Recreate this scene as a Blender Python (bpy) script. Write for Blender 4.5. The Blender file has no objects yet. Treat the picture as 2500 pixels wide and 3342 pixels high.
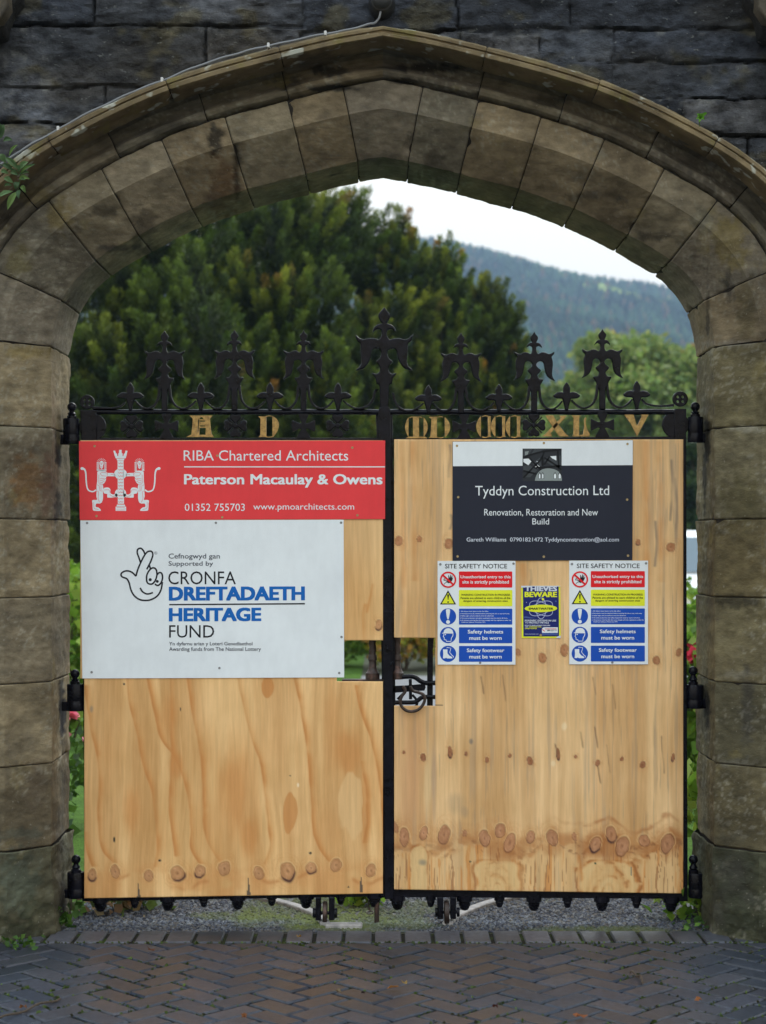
import bpy, math, random
import numpy as np
from mathutils import Vector, Matrix, noise as mnoise

random.seed(7)
rng = np.random.default_rng(7)
scene = bpy.context.scene
COL = scene.collection
R = math.radians

# ------------------------------------------------------------------ camera
F, HX, HY, EYE, CD = 5600.0, 1250.0, 1770.0, 1.55, 7.0     # photo focal length (px), vanishing point, eye height, distance to the gate plane
W0, H0 = 2500.0, 3342.0
cam = bpy.data.cameras.new('camera'); camo = bpy.data.objects.new('camera', cam); COL.objects.link(camo)
camo.location = (0, -CD, EYE); camo.rotation_euler = (R(90), 0, 0)
cam.sensor_fit = 'VERTICAL'; cam.sensor_height = 36.0; cam.lens = F / H0 * 36.0
cam.shift_y = (HY - H0 / 2) / H0
cam.clip_start = 0.1; cam.clip_end = 6000
cam.dof.use_dof = True; cam.dof.focus_distance = 6.95; cam.dof.aperture_fstop = 3.2
scene.camera = camo

# ------------------------------------------------------------------ sky and sun (overcast)
SUN_EL, SUN_AZ = 46.0, 28.0      # azimuth clockwise from +Y: veiled sun beyond the gates, to the right
w = bpy.data.worlds.new('World'); scene.world = w; w.use_nodes = True
nt = w.node_tree; nt.nodes.clear()
sky = nt.nodes.new('ShaderNodeTexSky'); sky.sky_type = 'NISHITA'; sky.sun_disc = False
sky.sun_elevation = R(SUN_EL); sky.sun_rotation = R(SUN_AZ); sky.air_density = 1.0; sky.dust_density = 4.0; sky.ozone_density = 1.0
hs = nt.nodes.new('ShaderNodeHueSaturation'); hs.inputs['Saturation'].default_value = 0.35; hs.inputs['Value'].default_value = 1.0
gm = nt.nodes.new('ShaderNodeMixRGB'); gm.blend_type = 'MIX'; gm.inputs[0].default_value = 0.88; gm.inputs[2].default_value = (5.2, 5.9, 7.0, 1)
bg = nt.nodes.new('ShaderNodeBackground'); bg.inputs['Strength'].default_value = 0.12
wo = nt.nodes.new('ShaderNodeOutputWorld')
nt.links.new(sky.outputs[0], hs.inputs['Color']); nt.links.new(hs.outputs[0], gm.inputs[1])
# overcast cloud deck: three times brighter overhead than at the horizon, creamy low down, cool overhead
_tc = nt.nodes.new('ShaderNodeTexCoord'); _sx = nt.nodes.new('ShaderNodeSeparateXYZ'); _rp = nt.nodes.new('ShaderNodeValToRGB')
_e = _rp.color_ramp.elements
for _p, _c in ((0.0, (.39, .335, .245)), (.25, (.555, .485, .355)), (.55, (.675, .71, .745)), (1.0, (.76, .90, 1.0))):
    _el_ = _e[0] if _p == 0 else _e[1] if _p == 1.0 else _e.new(_p)
    _el_.position = _p; _el_.color = (*_c, 1)
_ml = nt.nodes.new('ShaderNodeMixRGB'); _ml.blend_type = 'MULTIPLY'; _ml.inputs[0].default_value = 1; _ml.inputs[2].default_value = (14.5, 14.5, 14.5, 1)
nt.links.new(_tc.outputs['Generated'], _sx.inputs[0]); nt.links.new(_sx.outputs['Z'], _rp.inputs[0]); nt.links.new(_rp.outputs[0], _ml.inputs[1])
nt.links.new(_ml.outputs[0], gm.inputs[2]); nt.links.new(gm.outputs[0], bg.inputs[0])
nt.links.new(bg.outputs[0], wo.inputs[0])
sl = bpy.data.lights.new('sun', 'SUN'); sl.energy = 0.9; sl.angle = R(24); sl.color = (1, 0.96, 0.9)
so = bpy.data.objects.new('sun', sl); COL.objects.link(so); so.location = (0, -5, 12)
_az = R(SUN_AZ); _el = R(SUN_EL)
_sd = Vector((math.sin(_az) * math.cos(_el), math.cos(_az) * math.cos(_el), math.sin(_el)))
so.rotation_euler = _sd.to_track_quat('Z', 'Y').to_euler()
scene.view_settings.view_transform = 'Standard'; scene.view_settings.look = 'None'
scene.view_settings.exposure = 0.73; scene.view_settings.gamma = 1.0

# ------------------------------------------------------------------ helpers
def lin(c):
    c = np.asarray(c, float) / 255.0
    return np.where(c <= 0.04045, c / 12.92, ((c + 0.055) / 1.055) ** 2.4)

def XZ(px, py, d):
    return (px - HX) * d / F, EYE + (HY - py) * d / F

def tag(o, label=None, cat=None, group=None, kind=None):
    if label: o['label'] = label
    if cat: o['category'] = cat
    if group: o['group'] = group
    if kind: o['kind'] = kind
    return o

def thing(name, label, cat, loc=(0, 0, 0), group=None):
    o = bpy.data.objects.new(name, None); COL.objects.link(o); o.location = loc
    o.empty_display_size = 0.1
    return tag(o, label, cat, group)

def gloc(o):
    v = Vector(o.location)
    if o.parent: v += gloc(o.parent)
    return v

def link(name, me, mat, parent=None, smooth=False, origin=None):
    """link a mesh given in world coordinates; origin = where its own origin goes"""
    o = bpy.data.objects.new(name, me); COL.objects.link(o)
    if mat is not None and not me.materials: me.materials.append(mat)
    base = gloc(parent) if parent else Vector((0, 0, 0))
    org = Vector(origin) if origin is not None else base
    if org.length > 0: me.transform(Matrix.Translation(-org))
    if parent: o.parent = parent
    o.location = org - base
    if smooth:
        me.shade_smooth(); me.set_sharp_from_angle(angle=R(smooth if smooth is not True else 42))
    return o

def mesh_np(name, verts, faces, cols=None):
    """faces: (n,4) or (n,3) int array; cols: per vertex rgb (linear)"""
    verts = np.asarray(verts, np.float32); faces = np.asarray(faces, np.int32)
    me = bpy.data.meshes.new(name); k = faces.shape[1]; n = len(faces)
    me.vertices.add(len(verts)); me.vertices.foreach_set('co', verts.ravel())
    me.loops.add(n * k); me.loops.foreach_set('vertex_index', faces.ravel())
    me.polygons.add(n); me.polygons.foreach_set('loop_start', np.arange(0, n * k, k, dtype=np.int32))
    me.update(calc_edges=True)
    if cols is not None:
        a = me.color_attributes.new('Col', 'FLOAT_COLOR', 'POINT')
        c4 = np.ones((len(verts), 4), np.float32); c4[:, :3] = cols
        a.data.foreach_set('color', c4.ravel())
    return me

class MB:
    """collects pieces in world coordinates into one mesh"""
    def __init__(s): s.v = []; s.f = []; s.c = []
    def add(s, vs, fs, col=(1, 1, 1)):
        b = len(s.v); s.v += [tuple(v) for v in vs]; s.f += [tuple(i + b for i in f) for f in fs]; s.c += [col] * len(vs)
    def box(s, x0, x1, y0, y1, z0, z1, col=(1, 1, 1)):
        s.add([(x0, y0, z0), (x1, y0, z0), (x1, y1, z0), (x0, y1, z0), (x0, y0, z1), (x1, y0, z1), (x1, y1, z1), (x0, y1, z1)],
              [(0, 3, 2, 1), (4, 5, 6, 7), (0, 1, 5, 4), (1, 2, 6, 5), (2, 3, 7, 6), (3, 0, 4, 7)], col)
    def bbox(s, x0, x1, y0, y1, z0, z1, b=0.002, col=(1, 1, 1)):
        """box with chamfered edges"""
        import bmesh
        bm = bmesh.new(); bmesh.ops.create_cube(bm, size=1)
        for v in bm.verts:
            v.co = ((x0 + x1) / 2 + v.co.x * (x1 - x0), (y0 + y1) / 2 + v.co.y * (y1 - y0), (z0 + z1) / 2 + v.co.z * (z1 - z0))
        bmesh.ops.bevel(bm, geom=list(bm.edges), offset=b, segments=1, affect='EDGES')
        bm.verts.index_update()
        s.add([v.co[:] for v in bm.verts], [[v.index for v in f.verts] for f in bm.faces], col); bm.free()
    def tube(s, pts, r, n=10, closed=False, col=(1, 1, 1)):
        pts = [Vector(p) for p in pts]; m = len(pts)
        rs = r if hasattr(r, '__len__') else [r] * m
        vs = []; prev = None
        for i, p in enumerate(pts):
            if closed: t = pts[(i + 1) % m] - pts[i - 1]
            else: t = pts[min(i + 1, m - 1)] - pts[max(i - 1, 0)]
            t.normalize()
            if prev is None:
                a = t.orthogonal().normalized()
            else:
                a = (prev - t * prev.dot(t)).normalized()
            prev = a; b = t.cross(a)
            for k in range(n):
                q = 2 * math.pi * k / n
                vs.append(p + (a * math.cos(q) + b * math.sin(q)) * rs[i])
        fs = []
        for i in range(m if closed else m - 1):
            j = (i + 1) % m
            for k in range(n):
                fs.append((i * n + k, i * n + (k + 1) % n, j * n + (k + 1) % n, j * n + k))
        if not closed:
            fs.append(tuple(range(n - 1, -1, -1))); fs.append(tuple((m - 1) * n + k for k in range(n)))
        s.add(vs, fs, col)
    def lathe(s, prof, cx, cy, n=20, axis='Z', col=(1, 1, 1)):
        """prof: list of (radius, height)"""
        vs = []; fs = []; m = len(prof)
        for r, h in prof:
            for k in range(n):
                q = 2 * math.pi * k / n
                if axis == 'Z': vs.append((cx + r * math.cos(q), cy + r * math.sin(q), h))
                else: vs.append((h, cx + r * math.cos(q), cy + r * math.sin(q)))
        for i in range(m - 1):
            for k in range(n):
                fs.append((i * n + k, i * n + (k + 1) % n, (i + 1) * n + (k + 1) % n, (i + 1) * n + k))
        fs.append(tuple(range(n - 1, -1, -1))); fs.append(tuple((m - 1) * n + k for k in range(n)))
        s.add(vs, fs, col)
    def mesh(s, name):
        me = bpy.data.meshes.new(name); me.from_pydata(s.v, [], s.f); me.update()
        if any(c != (1, 1, 1) for c in s.c):
            a = me.color_attributes.new('Col', 'FLOAT_COLOR', 'POINT')
            a.data.foreach_set('color', np.array([tuple(c) + (1,) for c in s.c], np.float32).ravel())
        return me
    def build(s, name, mat, parent=None, smooth=False, origin=None):
        return link(name, s.mesh(name), mat, parent, smooth, origin)

def cr(pts, closed=False, n=4):
    """Catmull-Rom through 2D/3D points"""
    P = [np.array(p, float) for p in pts]; m = len(P); out = []
    for i in range(m if closed else m - 1):
        p0 = P[(i - 1) % m] if closed or i > 0 else P[0]; p1 = P[i]; p2 = P[(i + 1) % m]
        p3 = P[(i + 2) % m] if closed or i + 2 < m else P[m - 1]
        for k in range(n):
            t = k / n
            out.append(0.5 * (2 * p1 + (p2 - p0) * t + (2 * p0 - 5 * p1 + 4 * p2 - p3) * t * t + (3 * p1 - p0 - 3 * p2 + p3) * t ** 3))
    if not closed: out.append(P[-1])
    return [tuple(p) for p in out]

def stroke(pts, wd, smooth=4, closed=False):
    """outline polygon of a stroked line; wd = full width (number or per point list)"""
    n0 = len(pts); ws = wd if hasattr(wd, '__len__') else [wd] * n0
    p3 = [(p[0], p[1], ws[i]) for i, p in enumerate(pts)]
    if smooth: p3 = cr(p3, closed, smooth)
    A = np.array(p3); m = len(A)
    if closed: T = np.roll(A[:, :2], -1, 0) - np.roll(A[:, :2], 1, 0)
    else: T = np.gradient(A[:, :2], axis=0)
    T /= np.linalg.norm(T, axis=1)[:, None] + 1e-9
    N = np.stack([-T[:, 1], T[:, 0]], 1)
    L = A[:, :2] + N * A[:, 2:3] / 2; Rr = A[:, :2] - N * A[:, 2:3] / 2
    if closed: return [[tuple(p) for p in L], [tuple(p) for p in Rr]]
    return [[tuple(p) for p in L] + [tuple(p) for p in Rr[::-1]]]

def circ(cx, cy, r, n=28, ry=None, rot=0):
    ry = r if ry is None else ry; o = []
    for k in range(n):
        q = 2 * math.pi * k / n; x = r * math.cos(q); y = ry * math.sin(q)
        o.append((cx + x * math.cos(rot) - y * math.sin(rot), cy + x * math.sin(rot) + y * math.cos(rot)))
    return o

def flat_mesh(polys, y, thick=0.0, bevel=0.0, name='flat'):
    """polygons in photo pixels laid on the plane whose FRONT face is at y; even-odd holes"""
    d = CD + y
    cu = bpy.data.curves.new('tmp', 'CURVE'); cu.dimensions = '2D'; cu.fill_mode = 'BOTH'
    cu.extrude = max(thick / 2 - bevel, 0); cu.bevel_depth = bevel; cu.bevel_resolution = 2
    if bevel: cu.offset = -bevel
    for poly in polys:
        sp = cu.splines.new('POLY'); sp.points.add(len(poly) - 1); sp.use_cyclic_u = True
        co = []
        for px, py in poly:
            x, z = XZ(px, py, d); co += [x, z, 0, 1]
        sp.points.foreach_set('co', co)
    ob = bpy.data.objects.new('tmp', cu); me = bpy.data.meshes.new_from_object(ob)
    bpy.data.objects.remove(ob); bpy.data.curves.remove(cu)
    me.name = name
    me.transform(Matrix(((1, 0, 0, 0), (0, 0, -1, y + thick / 2), (0, 1, 0, 0), (0, 0, 0, 1))))
    return me

def flat(name, polys, y, mat, parent, thick=0.0, bevel=0.0, smooth=False, origin=None):
    return link(name, flat_mesh(polys, y, thick, bevel, name), mat, parent, smooth, origin)

def rect(x0, y0, x1, y1): return [(x0, y0), (x1, y0), (x1, y1), (x0, y1)]

def rrect(x0, y0, x1, y1, r):
    o = []
    for cx, cy, a in ((x1 - r, y0 + r, -90), (x1 - r, y1 - r, 0), (x0 + r, y1 - r, 90), (x0 + r, y0 + r, 180)):
        for k in range(4):
            q = R(a + 30 * k); o.append((cx + r * math.cos(q), cy + r * math.sin(q)))
    return o

def text_mesh(body, x0, y0, x1, y1, y, bold=0.0, tilt=0.0, name='lettering'):
    """text whose ink box fills the photo pixel box (x0,y0)-(x1,y1) on the plane at y"""
    cu = bpy.data.curves.new('tmp', 'FONT'); cu.body = body; cu.size = 1; cu.resolution_u = 3
    ob = bpy.data.objects.new('tmp', cu); me = bpy.data.meshes.new_from_object(ob)
    bpy.data.objects.remove(ob); bpy.data.curves.remove(cu)
    n = len(me.vertices); co = np.zeros(n * 3, np.float32); me.vertices.foreach_get('co', co); co = co.reshape(n, 3)
    mn = co.min(0); mx = co.max(0)
    bw = bold * (x1 - x0) / (mx[0] - mn[0]); bh = bold * .6 * (y1 - y0) / (mx[1] - mn[1])
    faces = [tuple(p.vertices) for p in me.polygons]; bpy.data.meshes.remove(me)
    u = (co[:, 0] - mn[0]) / (mx[0] - mn[0]); v = (co[:, 1] - mn[1]) / (mx[1] - mn[1])
    px = x0 + bw + u * (x1 - x0 - 2 * bw); py = y1 - bh + v * (y0 - y1 + 2 * bh) + u * tilt
    shifts = [(0, 0)] if bold == 0 else [(-bw, -bh), (bw, -bh), (-bw, bh), (bw, bh), (0, 0)]
    V = []; Fc = []
    for k, (sx, sy) in enumerate(shifts):                # a heavier face: the strokes laid side by side, a hair apart
        yy = y - k * 0.00006; d = CD + yy; b = len(V)
        V += list(zip((px + sx - HX) * d / F, [yy] * n, EYE + (HY - py - sy) * d / F)); Fc += [tuple(i + b for i in f) for f in faces]
    me = bpy.data.meshes.new(name)
    me.from_pydata([tuple(map(float, q)) for q in V], [], Fc)
    me.transform(Matrix.Identity(4)); me.update()
    return me

def text(body, box, y, mat, parent, bold=0.0, tilt=0.0, name='lettering'):
    return link(name, text_mesh(body, *box, y, bold, tilt, name), mat, parent)

# value noise on numpy arrays
_tab = rng.random((256, 256))
def vn(x, y, s=0):
    x = np.asarray(x, float) + 37.1 * s; y = np.asarray(y, float) + 91.7 * s
    xi = np.floor(x).astype(int); yi = np.floor(y).astype(int); fx = x - xi; fy = y - yi
    fx = fx * fx * (3 - 2 * fx); fy = fy * fy * (3 - 2 * fy)
    g = lambda a, b: _tab[a & 255, b & 255]
    return (g(xi, yi) * (1 - fx) + g(xi + 1, yi) * fx) * (1 - fy) + (g(xi, yi + 1) * (1 - fx) + g(xi + 1, yi + 1) * fx) * fy
def fbm(x, y, s=0, o=4):
    t = 0; a = 0.5; n = 0
    for k in range(o):
        t = t + a * vn(x * 2 ** k, y * 2 ** k, s + k); n += a; a *= 0.5
    return t / n
def sstep(a, b, x):
    t = np.clip((x - a) / (b - a), 0, 1); return t * t * (3 - 2 * t)

# ------------------------------------------------------------------ materials
def mat(name, base=(0.5, 0.5, 0.5), rough=0.6, metal=0.0, spec=0.5, attr=False):
    m = bpy.data.materials.new(name); m.use_nodes = True; t = m.node_tree
    b = t.nodes['Principled BSDF']; b.inputs['Base Color'].default_value = (*base, 1)
    b.inputs['Roughness'].default_value = rough; b.inputs['Metallic'].default_value = metal
    b.inputs['Specular IOR Level'].default_value = spec
    if attr:
        a = t.nodes.new('ShaderNodeVertexColor'); a.layer_name = 'Col'
        t.links.new(a.outputs[0], b.inputs['Base Color'])
    return m
def nd(m, typ, **kw):
    n = m.node_tree.nodes.new(typ)
    for k, v in kw.items(): setattr(n, k, v)
    return n
def lk(m, a, b): m.node_tree.links.new(a, b)
def bsdf(m): return m.node_tree.nodes['Principled BSDF']

def add_bump(m, scale=60, detail=6, strength=0.4, dist=0.01, stretch=(1, 1, 1), rough=0.6):
    tc = nd(m, 'ShaderNodeNewGeometry'); mp = nd(m, 'ShaderNodeMapping'); mp.inputs['Scale'].default_value = stretch
    n = nd(m, 'ShaderNodeTexNoise'); n.inputs['Scale'].default_value = scale; n.inputs['Detail'].default_value = detail; n.inputs['Roughness'].default_value = rough
    bp = nd(m, 'ShaderNodeBump'); bp.inputs['Strength'].default_value = strength; bp.inputs['Distance'].default_value = dist
    lk(m, tc.outputs['Position'], mp.inputs['Vector']); lk(m, mp.outputs[0], n.inputs['Vector']); lk(m, n.outputs['Fac'], bp.inputs['Height'])
    old = bsdf(m).inputs['Normal']
    if old.is_linked: lk(m, old.links[0].from_socket, bp.inputs['Normal'])
    lk(m, bp.outputs[0], old)
    return n

def vary(m, scale, lo, hi, detail=5, stretch=(1, 1, 1), a=0.35, b=0.65):
    """multiply base colour by a noise between the two colours lo..hi"""
    t = nd(m, 'ShaderNodeNewGeometry'); mp = nd(m, 'ShaderNodeMapping'); mp.inputs['Scale'].default_value = stretch
    n = nd(m, 'ShaderNodeTexNoise'); n.inputs['Scale'].default_value = scale; n.inputs['Detail'].default_value = detail; n.inputs['Roughness'].default_value = 0.65
    r = nd(m, 'ShaderNodeValToRGB'); e = r.color_ramp.elements
    e[0].position = a; e[1].position = b; e[0].color = (*lo, 1); e[1].color = (*hi, 1)
    lk(m, t.outputs['Position'], mp.inputs['Vector']); lk(m, mp.outputs[0], n.inputs['Vector']); lk(m, n.outputs['Fac'], r.inputs[0])
    mx = nd(m, 'ShaderNodeMixRGB', blend_type='MULTIPLY'); mx.inputs[0].default_value = 1
    bc = bsdf(m).inputs['Base Color']
    if bc.is_linked: lk(m, bc.links[0].from_socket, mx.inputs[1])
    else: mx.inputs[1].default_value = bc.default_value
    lk(m, r.outputs[0], mx.inputs[2]); lk(m, mx.outputs[0], bc)

def spots(m, scale, color, thr0, thr1, detail=3, stretch=(1, 1, 1), amount=1.0):
    """patches of another colour (lichen, moss, soot) by thresholded noise"""
    t = nd(m, 'ShaderNodeNewGeometry'); mp = nd(m, 'ShaderNodeMapping'); mp.inputs['Scale'].default_value = stretch
    n = nd(m, 'ShaderNodeTexNoise'); n.inputs['Scale'].default_value = scale; n.inputs['Detail'].default_value = detail; n.inputs['Roughness'].default_value = 0.6
    r = nd(m, 'ShaderNodeMapRange'); r.inputs[1].default_value = thr0; r.inputs[2].default_value = thr1; r.inputs[3].default_value = 0; r.inputs[4].default_value = amount
    lk(m, t.outputs['Position'], mp.inputs['Vector']); lk(m, mp.outputs[0], n.inputs['Vector']); lk(m, n.outputs['Fac'], r.inputs[0])
    mx = nd(m, 'ShaderNodeMixRGB'); bc = bsdf(m).inputs['Base Color']
    if bc.is_linked: lk(m, bc.links[0].from_socket, mx.inputs[1])
    else: mx.inputs[1].default_value = bc.default_value
    mx.inputs[2].default_value = (*color, 1)
    lk(m, r.outputs[0], mx.inputs[0]); lk(m, mx.outputs[0], bc)

M = {}
# dressed sandstone: colour per block comes from the mesh, grain and stains from noise
m = M['sandstone'] = mat('sandstone', rough=0.85, spec=0.25, attr=True)
vary(m, 3.0, (0.62, 0.60, 0.58), (1.12, 1.1, 1.06)); vary(m, 26, (0.80, 0.79, 0.77), (1.14, 1.14, 1.14), stretch=(1, 1, 2.0))
spots(m, 2.2, (0.055, 0.05, 0.045), 0.56, 0.72, 7, amount=0.7); spots(m, 8, (0.06, 0.055, 0.05), 0.66, 0.76, 6, (1, 1, .6), amount=0.45)
spots(m, 5.0, (0.26, 0.21, 0.075), 0.62, 0.78, 5, amount=0.55)
spots(m, 9, (0.07, 0.058, 0.042), 0.64, 0.72, 6, (.35, .35, 5), amount=0.40); spots(m, 60, (0.33, 0.31, 0.26), 0.68, 0.74, 2, amount=0.35)
spots(m, 3.5, (0.03, 0.028, 0.026), 0.64, 0.72, 7, (1.6, 1.6, .7), amount=0.8)
add_bump(m, 18, 8, 0.55, 0.012, (1, 1, 1.8)); add_bump(m, 140, 4, 0.5, 0.004)
m = M['hood'] = mat('lichened_sandstone', (0.2, 0.16, 0.10), rough=0.9, spec=0.2)
vary(m, 5, (0.45, 0.42, 0.4), (1.15, 1.1, 1.0)); spots(m, 14, (0.42, 0.43, 0.38), 0.60, 0.66, 2, amount=0.8); spots(m, 9, (0.17, 0.15, 0.04), 0.56, 0.7, 4, amount=0.6)
spots(m, 4, (0.03, 0.027, 0.024), 0.58, 0.72, 5, amount=0.8); add_bump(m, 40, 6, 0.5, 0.008)
m = M['rubble'] = mat('dark_rubble_stone', rough=0.9, spec=0.3, attr=True)
vary(m, 11, (0.35, 0.35, 0.37), (1.6, 1.58, 1.55), 9, (1, 1, 1.5)); spots(m, 38, (0.24, 0.25, 0.24), 0.66, 0.72, 3, (1, 1, 1.8), 0.6)
spots(m, 6, (0.09, 0.08, 0.02), 0.66, 0.78, 5, amount=0.5); add_bump(m, 26, 9, 1.0, 0.024, (1, 1, 1.5), .7); add_bump(m, 130, 5, 0.7, 0.006)
m = M['mortar'] = mat('old_mortar', (0.035, 0.03, 0.026), 0.95, spec=0.1); add_bump(m, 80, 4, 0.5, 0.005)
m = M['ply'] = mat('softwood_plywood', rough=0.62, spec=0.3, attr=True)
vary(m, 60, (0.93, 0.92, 0.90), (1.05, 1.05, 1.05), 4, (1, 1, 0.06)); add_bump(m, 160, 3, 0.12, 0.002, (1, 1, 0.05))
m = M['iron'] = mat('black_painted_iron', (0.005, 0.005, 0.008), 0.20, spec=0.16)
vary(m, 25, (0.6, 0.6, 0.6), (1.7, 1.7, 1.8)); spots(m, 30, (0.05, 0.026, 0.016), 0.68, 0.78, 4, amount=0.5); add_bump(m, 90, 5, 0.35, 0.004)
m = M['rust'] = mat('rusty_iron', (0.035, 0.022, 0.018), 0.45, 0.3); spots(m, 30, (0.12, 0.06, 0.045), 0.5, 0.65, 4, amount=0.7); add_bump(m, 90, 5, 0.5, 0.004)
m = M['gilt'] = mat('worn_gilt_paint', (0.42, 0.27, 0.09), 0.45, 0.25); vary(m, 60, (0.55, 0.5, 0.45), (1.25, 1.2, 1.1)); add_bump(m, 120, 4, 0.3, 0.002)
def signmat(name, srgb, k=0.80, rough=0.42):
    q = np.minimum(lin(srgb) / k, (0.83, 0.87, 0.91)); mm = mat(name, tuple(q), rough, spec=0.16)
    vary(mm, 3.0, (0.93, 0.93, 0.935), (1.03, 1.03, 1.03)); vary(mm, 40, (0.97, 0.97, 0.97), (1.01, 1.01, 1.01), 6, (1, 1, .3)); return mm
M['s_white'] = signmat('sign_white', (212, 219, 238)); M['s_red'] = signmat('sign_red', (240, 62, 66)); M['s_dark'] = signmat('sign_charcoal', (37, 40, 52))
M['s_black'] = signmat('print_black', (26, 26, 34)); M['s_blue'] = signmat('print_blue', (20, 92, 168)); M['s_grey'] = signmat('print_grey', (70, 74, 86))
M['n_red'] = signmat('notice_red', (210, 32, 40)); M['n_yellow'] = signmat('notice_yellow', (222, 218, 50)); M['n_blue'] = signmat('notice_blue', (26, 74, 168))
M['p_blue'] = signmat('poster_navy', (30, 38, 100)); M['p_pale'] = signmat('poster_pale', (165, 172, 205)); M['p_mid'] = signmat('poster_slate', (66, 84, 140)); M['p_silver'] = signmat('poster_silver', (196, 202, 214))
M['g1'] = signmat('print_grey_dark', (24, 26, 30)); M['g2'] = signmat('print_grey_mid', (62, 66, 70)); M['g3'] = signmat('print_grey_light', (128, 136, 136)); M['g4'] = signmat('print_grey_slate', (44, 47, 52))
M['brass'] = mat('brass_screw', (0.45, 0.33, 0.16), 0.4, 0.7); M['steel'] = mat('steel_screw', (0.25, 0.25, 0.26), 0.4, 0.7)
m = M['paver'] = mat('wet_brick_paver', rough=0.5, spec=0.5, attr=True)
vary(m, 45, (0.7, 0.7, 0.7), (1.25, 1.25, 1.25)); vary(m, 2.0, (0.75, 0.75, 0.78), (1.15, 1.15, 1.15)); add_bump(m, 120, 5, 0.35, 0.003)
_n = nd(m, 'ShaderNodeTexNoise'); _n.inputs['Scale'].default_value = 2.2; _n.inputs['Detail'].default_value = 5
_r = nd(m, 'ShaderNodeMapRange'); _r.inputs[1].default_value = 0.35; _r.inputs[2].default_value = 0.65; _r.inputs[3].default_value = 0.28; _r.inputs[4].default_value = 0.55
_g = nd(m, 'ShaderNodeNewGeometry'); lk(m, _g.outputs['Position'], _n.inputs['Vector']); lk(m, _n.outputs['Fac'], _r.inputs[0]); lk(m, _r.outputs[0], bsdf(m).inputs['Roughness'])
m = M['joint'] = mat('mossy_sand_joint', (0.025, 0.024, 0.02), 0.95, spec=0.1); spots(m, 7, (0.05, 0.075, 0.015), 0.5, 0.62, 5, amount=0.85); add_bump(m, 150, 4, 0.8, 0.006)
m = M['gravel'] = mat('wet_gravel_tarmac', (0.085, 0.085, 0.09), 0.5, spec=0.5)
vary(m, 55, (0.35, 0.35, 0.36), (1.7, 1.68, 1.66), 4); spots(m, 3.0, (0.075, 0.085, 0.02), 0.52, 0.62, 6, amount=0.8); add_bump(m, 110, 4, 1.0, 0.012); add_bump(m, 40, 3, 0.5, 0.01)
m = M['lawn'] = mat('mown_grass', (0.075, 0.16, 0.022), 0.9, spec=0.15); vary(m, 4, (0.7, 0.7, 0.6), (1.3, 1.25, 1.2)); vary(m, 60, (0.6, 0.6, 0.6), (1.4, 1.4, 1.4)); add_bump(m, 90, 4, 1, 0.03)
m = M['path'] = mat('pale_path', (0.17, 0.17, 0.18), 0.8); vary(m, 20, (0.8, 0.8, 0.8), (1.1, 1.1, 1.1))
m = M['ground'] = mat('rough_ground', (0.07, 0.075, 0.05), 0.9, spec=0.2); vary(m, 3, (0.6, 0.6, 0.6), (1.3, 1.3, 1.3))
def leafmat(name, rough=0.55, trans=0.4):
    mm = mat(name, rough=rough, spec=0.35, attr=True)
    t = mm.node_tree; tr = nd(mm, 'ShaderNodeBsdfTranslucent'); mx = nd(mm, 'ShaderNodeMixShader'); mx.inputs[0].default_value = trans
    a = nd(mm, 'ShaderNodeVertexColor'); a.layer_name = 'Col'; lk(mm, a.outputs[0], tr.inputs[0])
    lk(mm, bsdf(mm).outputs[0], mx.inputs[1]); lk(mm, tr.outputs[0], mx.inputs[2]); lk(mm, mx.outputs[0], t.nodes['Material Output'].inputs[0])
    return mm
M['leaf'] = leafmat('foliage'); M['yew'] = leafmat('yew_foliage', 0.65, 0.12)
m = M['bark'] = mat('bark', (0.07, 0.05, 0.035), 0.9); add_bump(m, 30, 5, 0.8, 0.02, (1, 1, 0.3))
m = M['hillearth'] = mat('hillside', (0.04, 0.055, 0.03), 0.95, spec=0.1)
M['farwood'] = mat('far_woodland', rough=0.9, spec=0.1, attr=True)
M['petal'] = leafmat('petals', 0.6, 0.2)
m = M['white_paint'] = mat('white_car_paint', (0.8, 0.81, 0.82), 0.25); M['glass'] = mat('car_glass', (0.10, 0.14, 0.17), 0.08, spec=0.6); M['rubber'] = mat('black_rubber', (0.02, 0.02, 0.02), 0.7)
M['lens'] = mat('lamp_lens', (0.6, 0.62, 0.64), 0.15); M['alloy'] = mat('wheel_alloy', (0.4, 0.4, 0.42), 0.35, 0.8)
m = M['cable'] = mat('grey_cable', (0.2, 0.21, 0.23), 0.45); M['clip'] = mat('white_clip', (0.6, 0.6, 0.6), 0.5)
m = M['palestone'] = mat('pale_track_stone', (0.32, 0.31, 0.31), 0.75); vary(m, 25, (0.6, 0.6, 0.6), (1.15, 1.12, 1.1)); add_bump(m, 60, 4, 0.4, 0.004)
M['plastic'] = mat('black_lamp_housing', (0.02, 0.021, 0.023), 0.45)
M['cutedge'] = mat('ply_edge', (0.5, 0.36, 0.2), 0.8)

# ================================================================== SETTING: ground
def sheet(name, x0, x1, y0, y1, z, m, nx=1, ny=1):
    xs = np.linspace(x0, x1, nx + 1); ys = np.linspace(y0, y1, ny + 1)
    X, Y = np.meshgrid(xs, ys); V = np.stack([X.ravel(), Y.ravel(), np.full(X.size, z)], 1)
    i = np.arange(nx)[None, :] + np.arange(ny)[:, None] * (nx + 1)
    Fc = np.stack([i, i + 1, i + nx + 2, i + nx + 1], -1).reshape(-1, 4)
    return tag(link(name, mesh_np(name, V, Fc), m), kind='structure')

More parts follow.
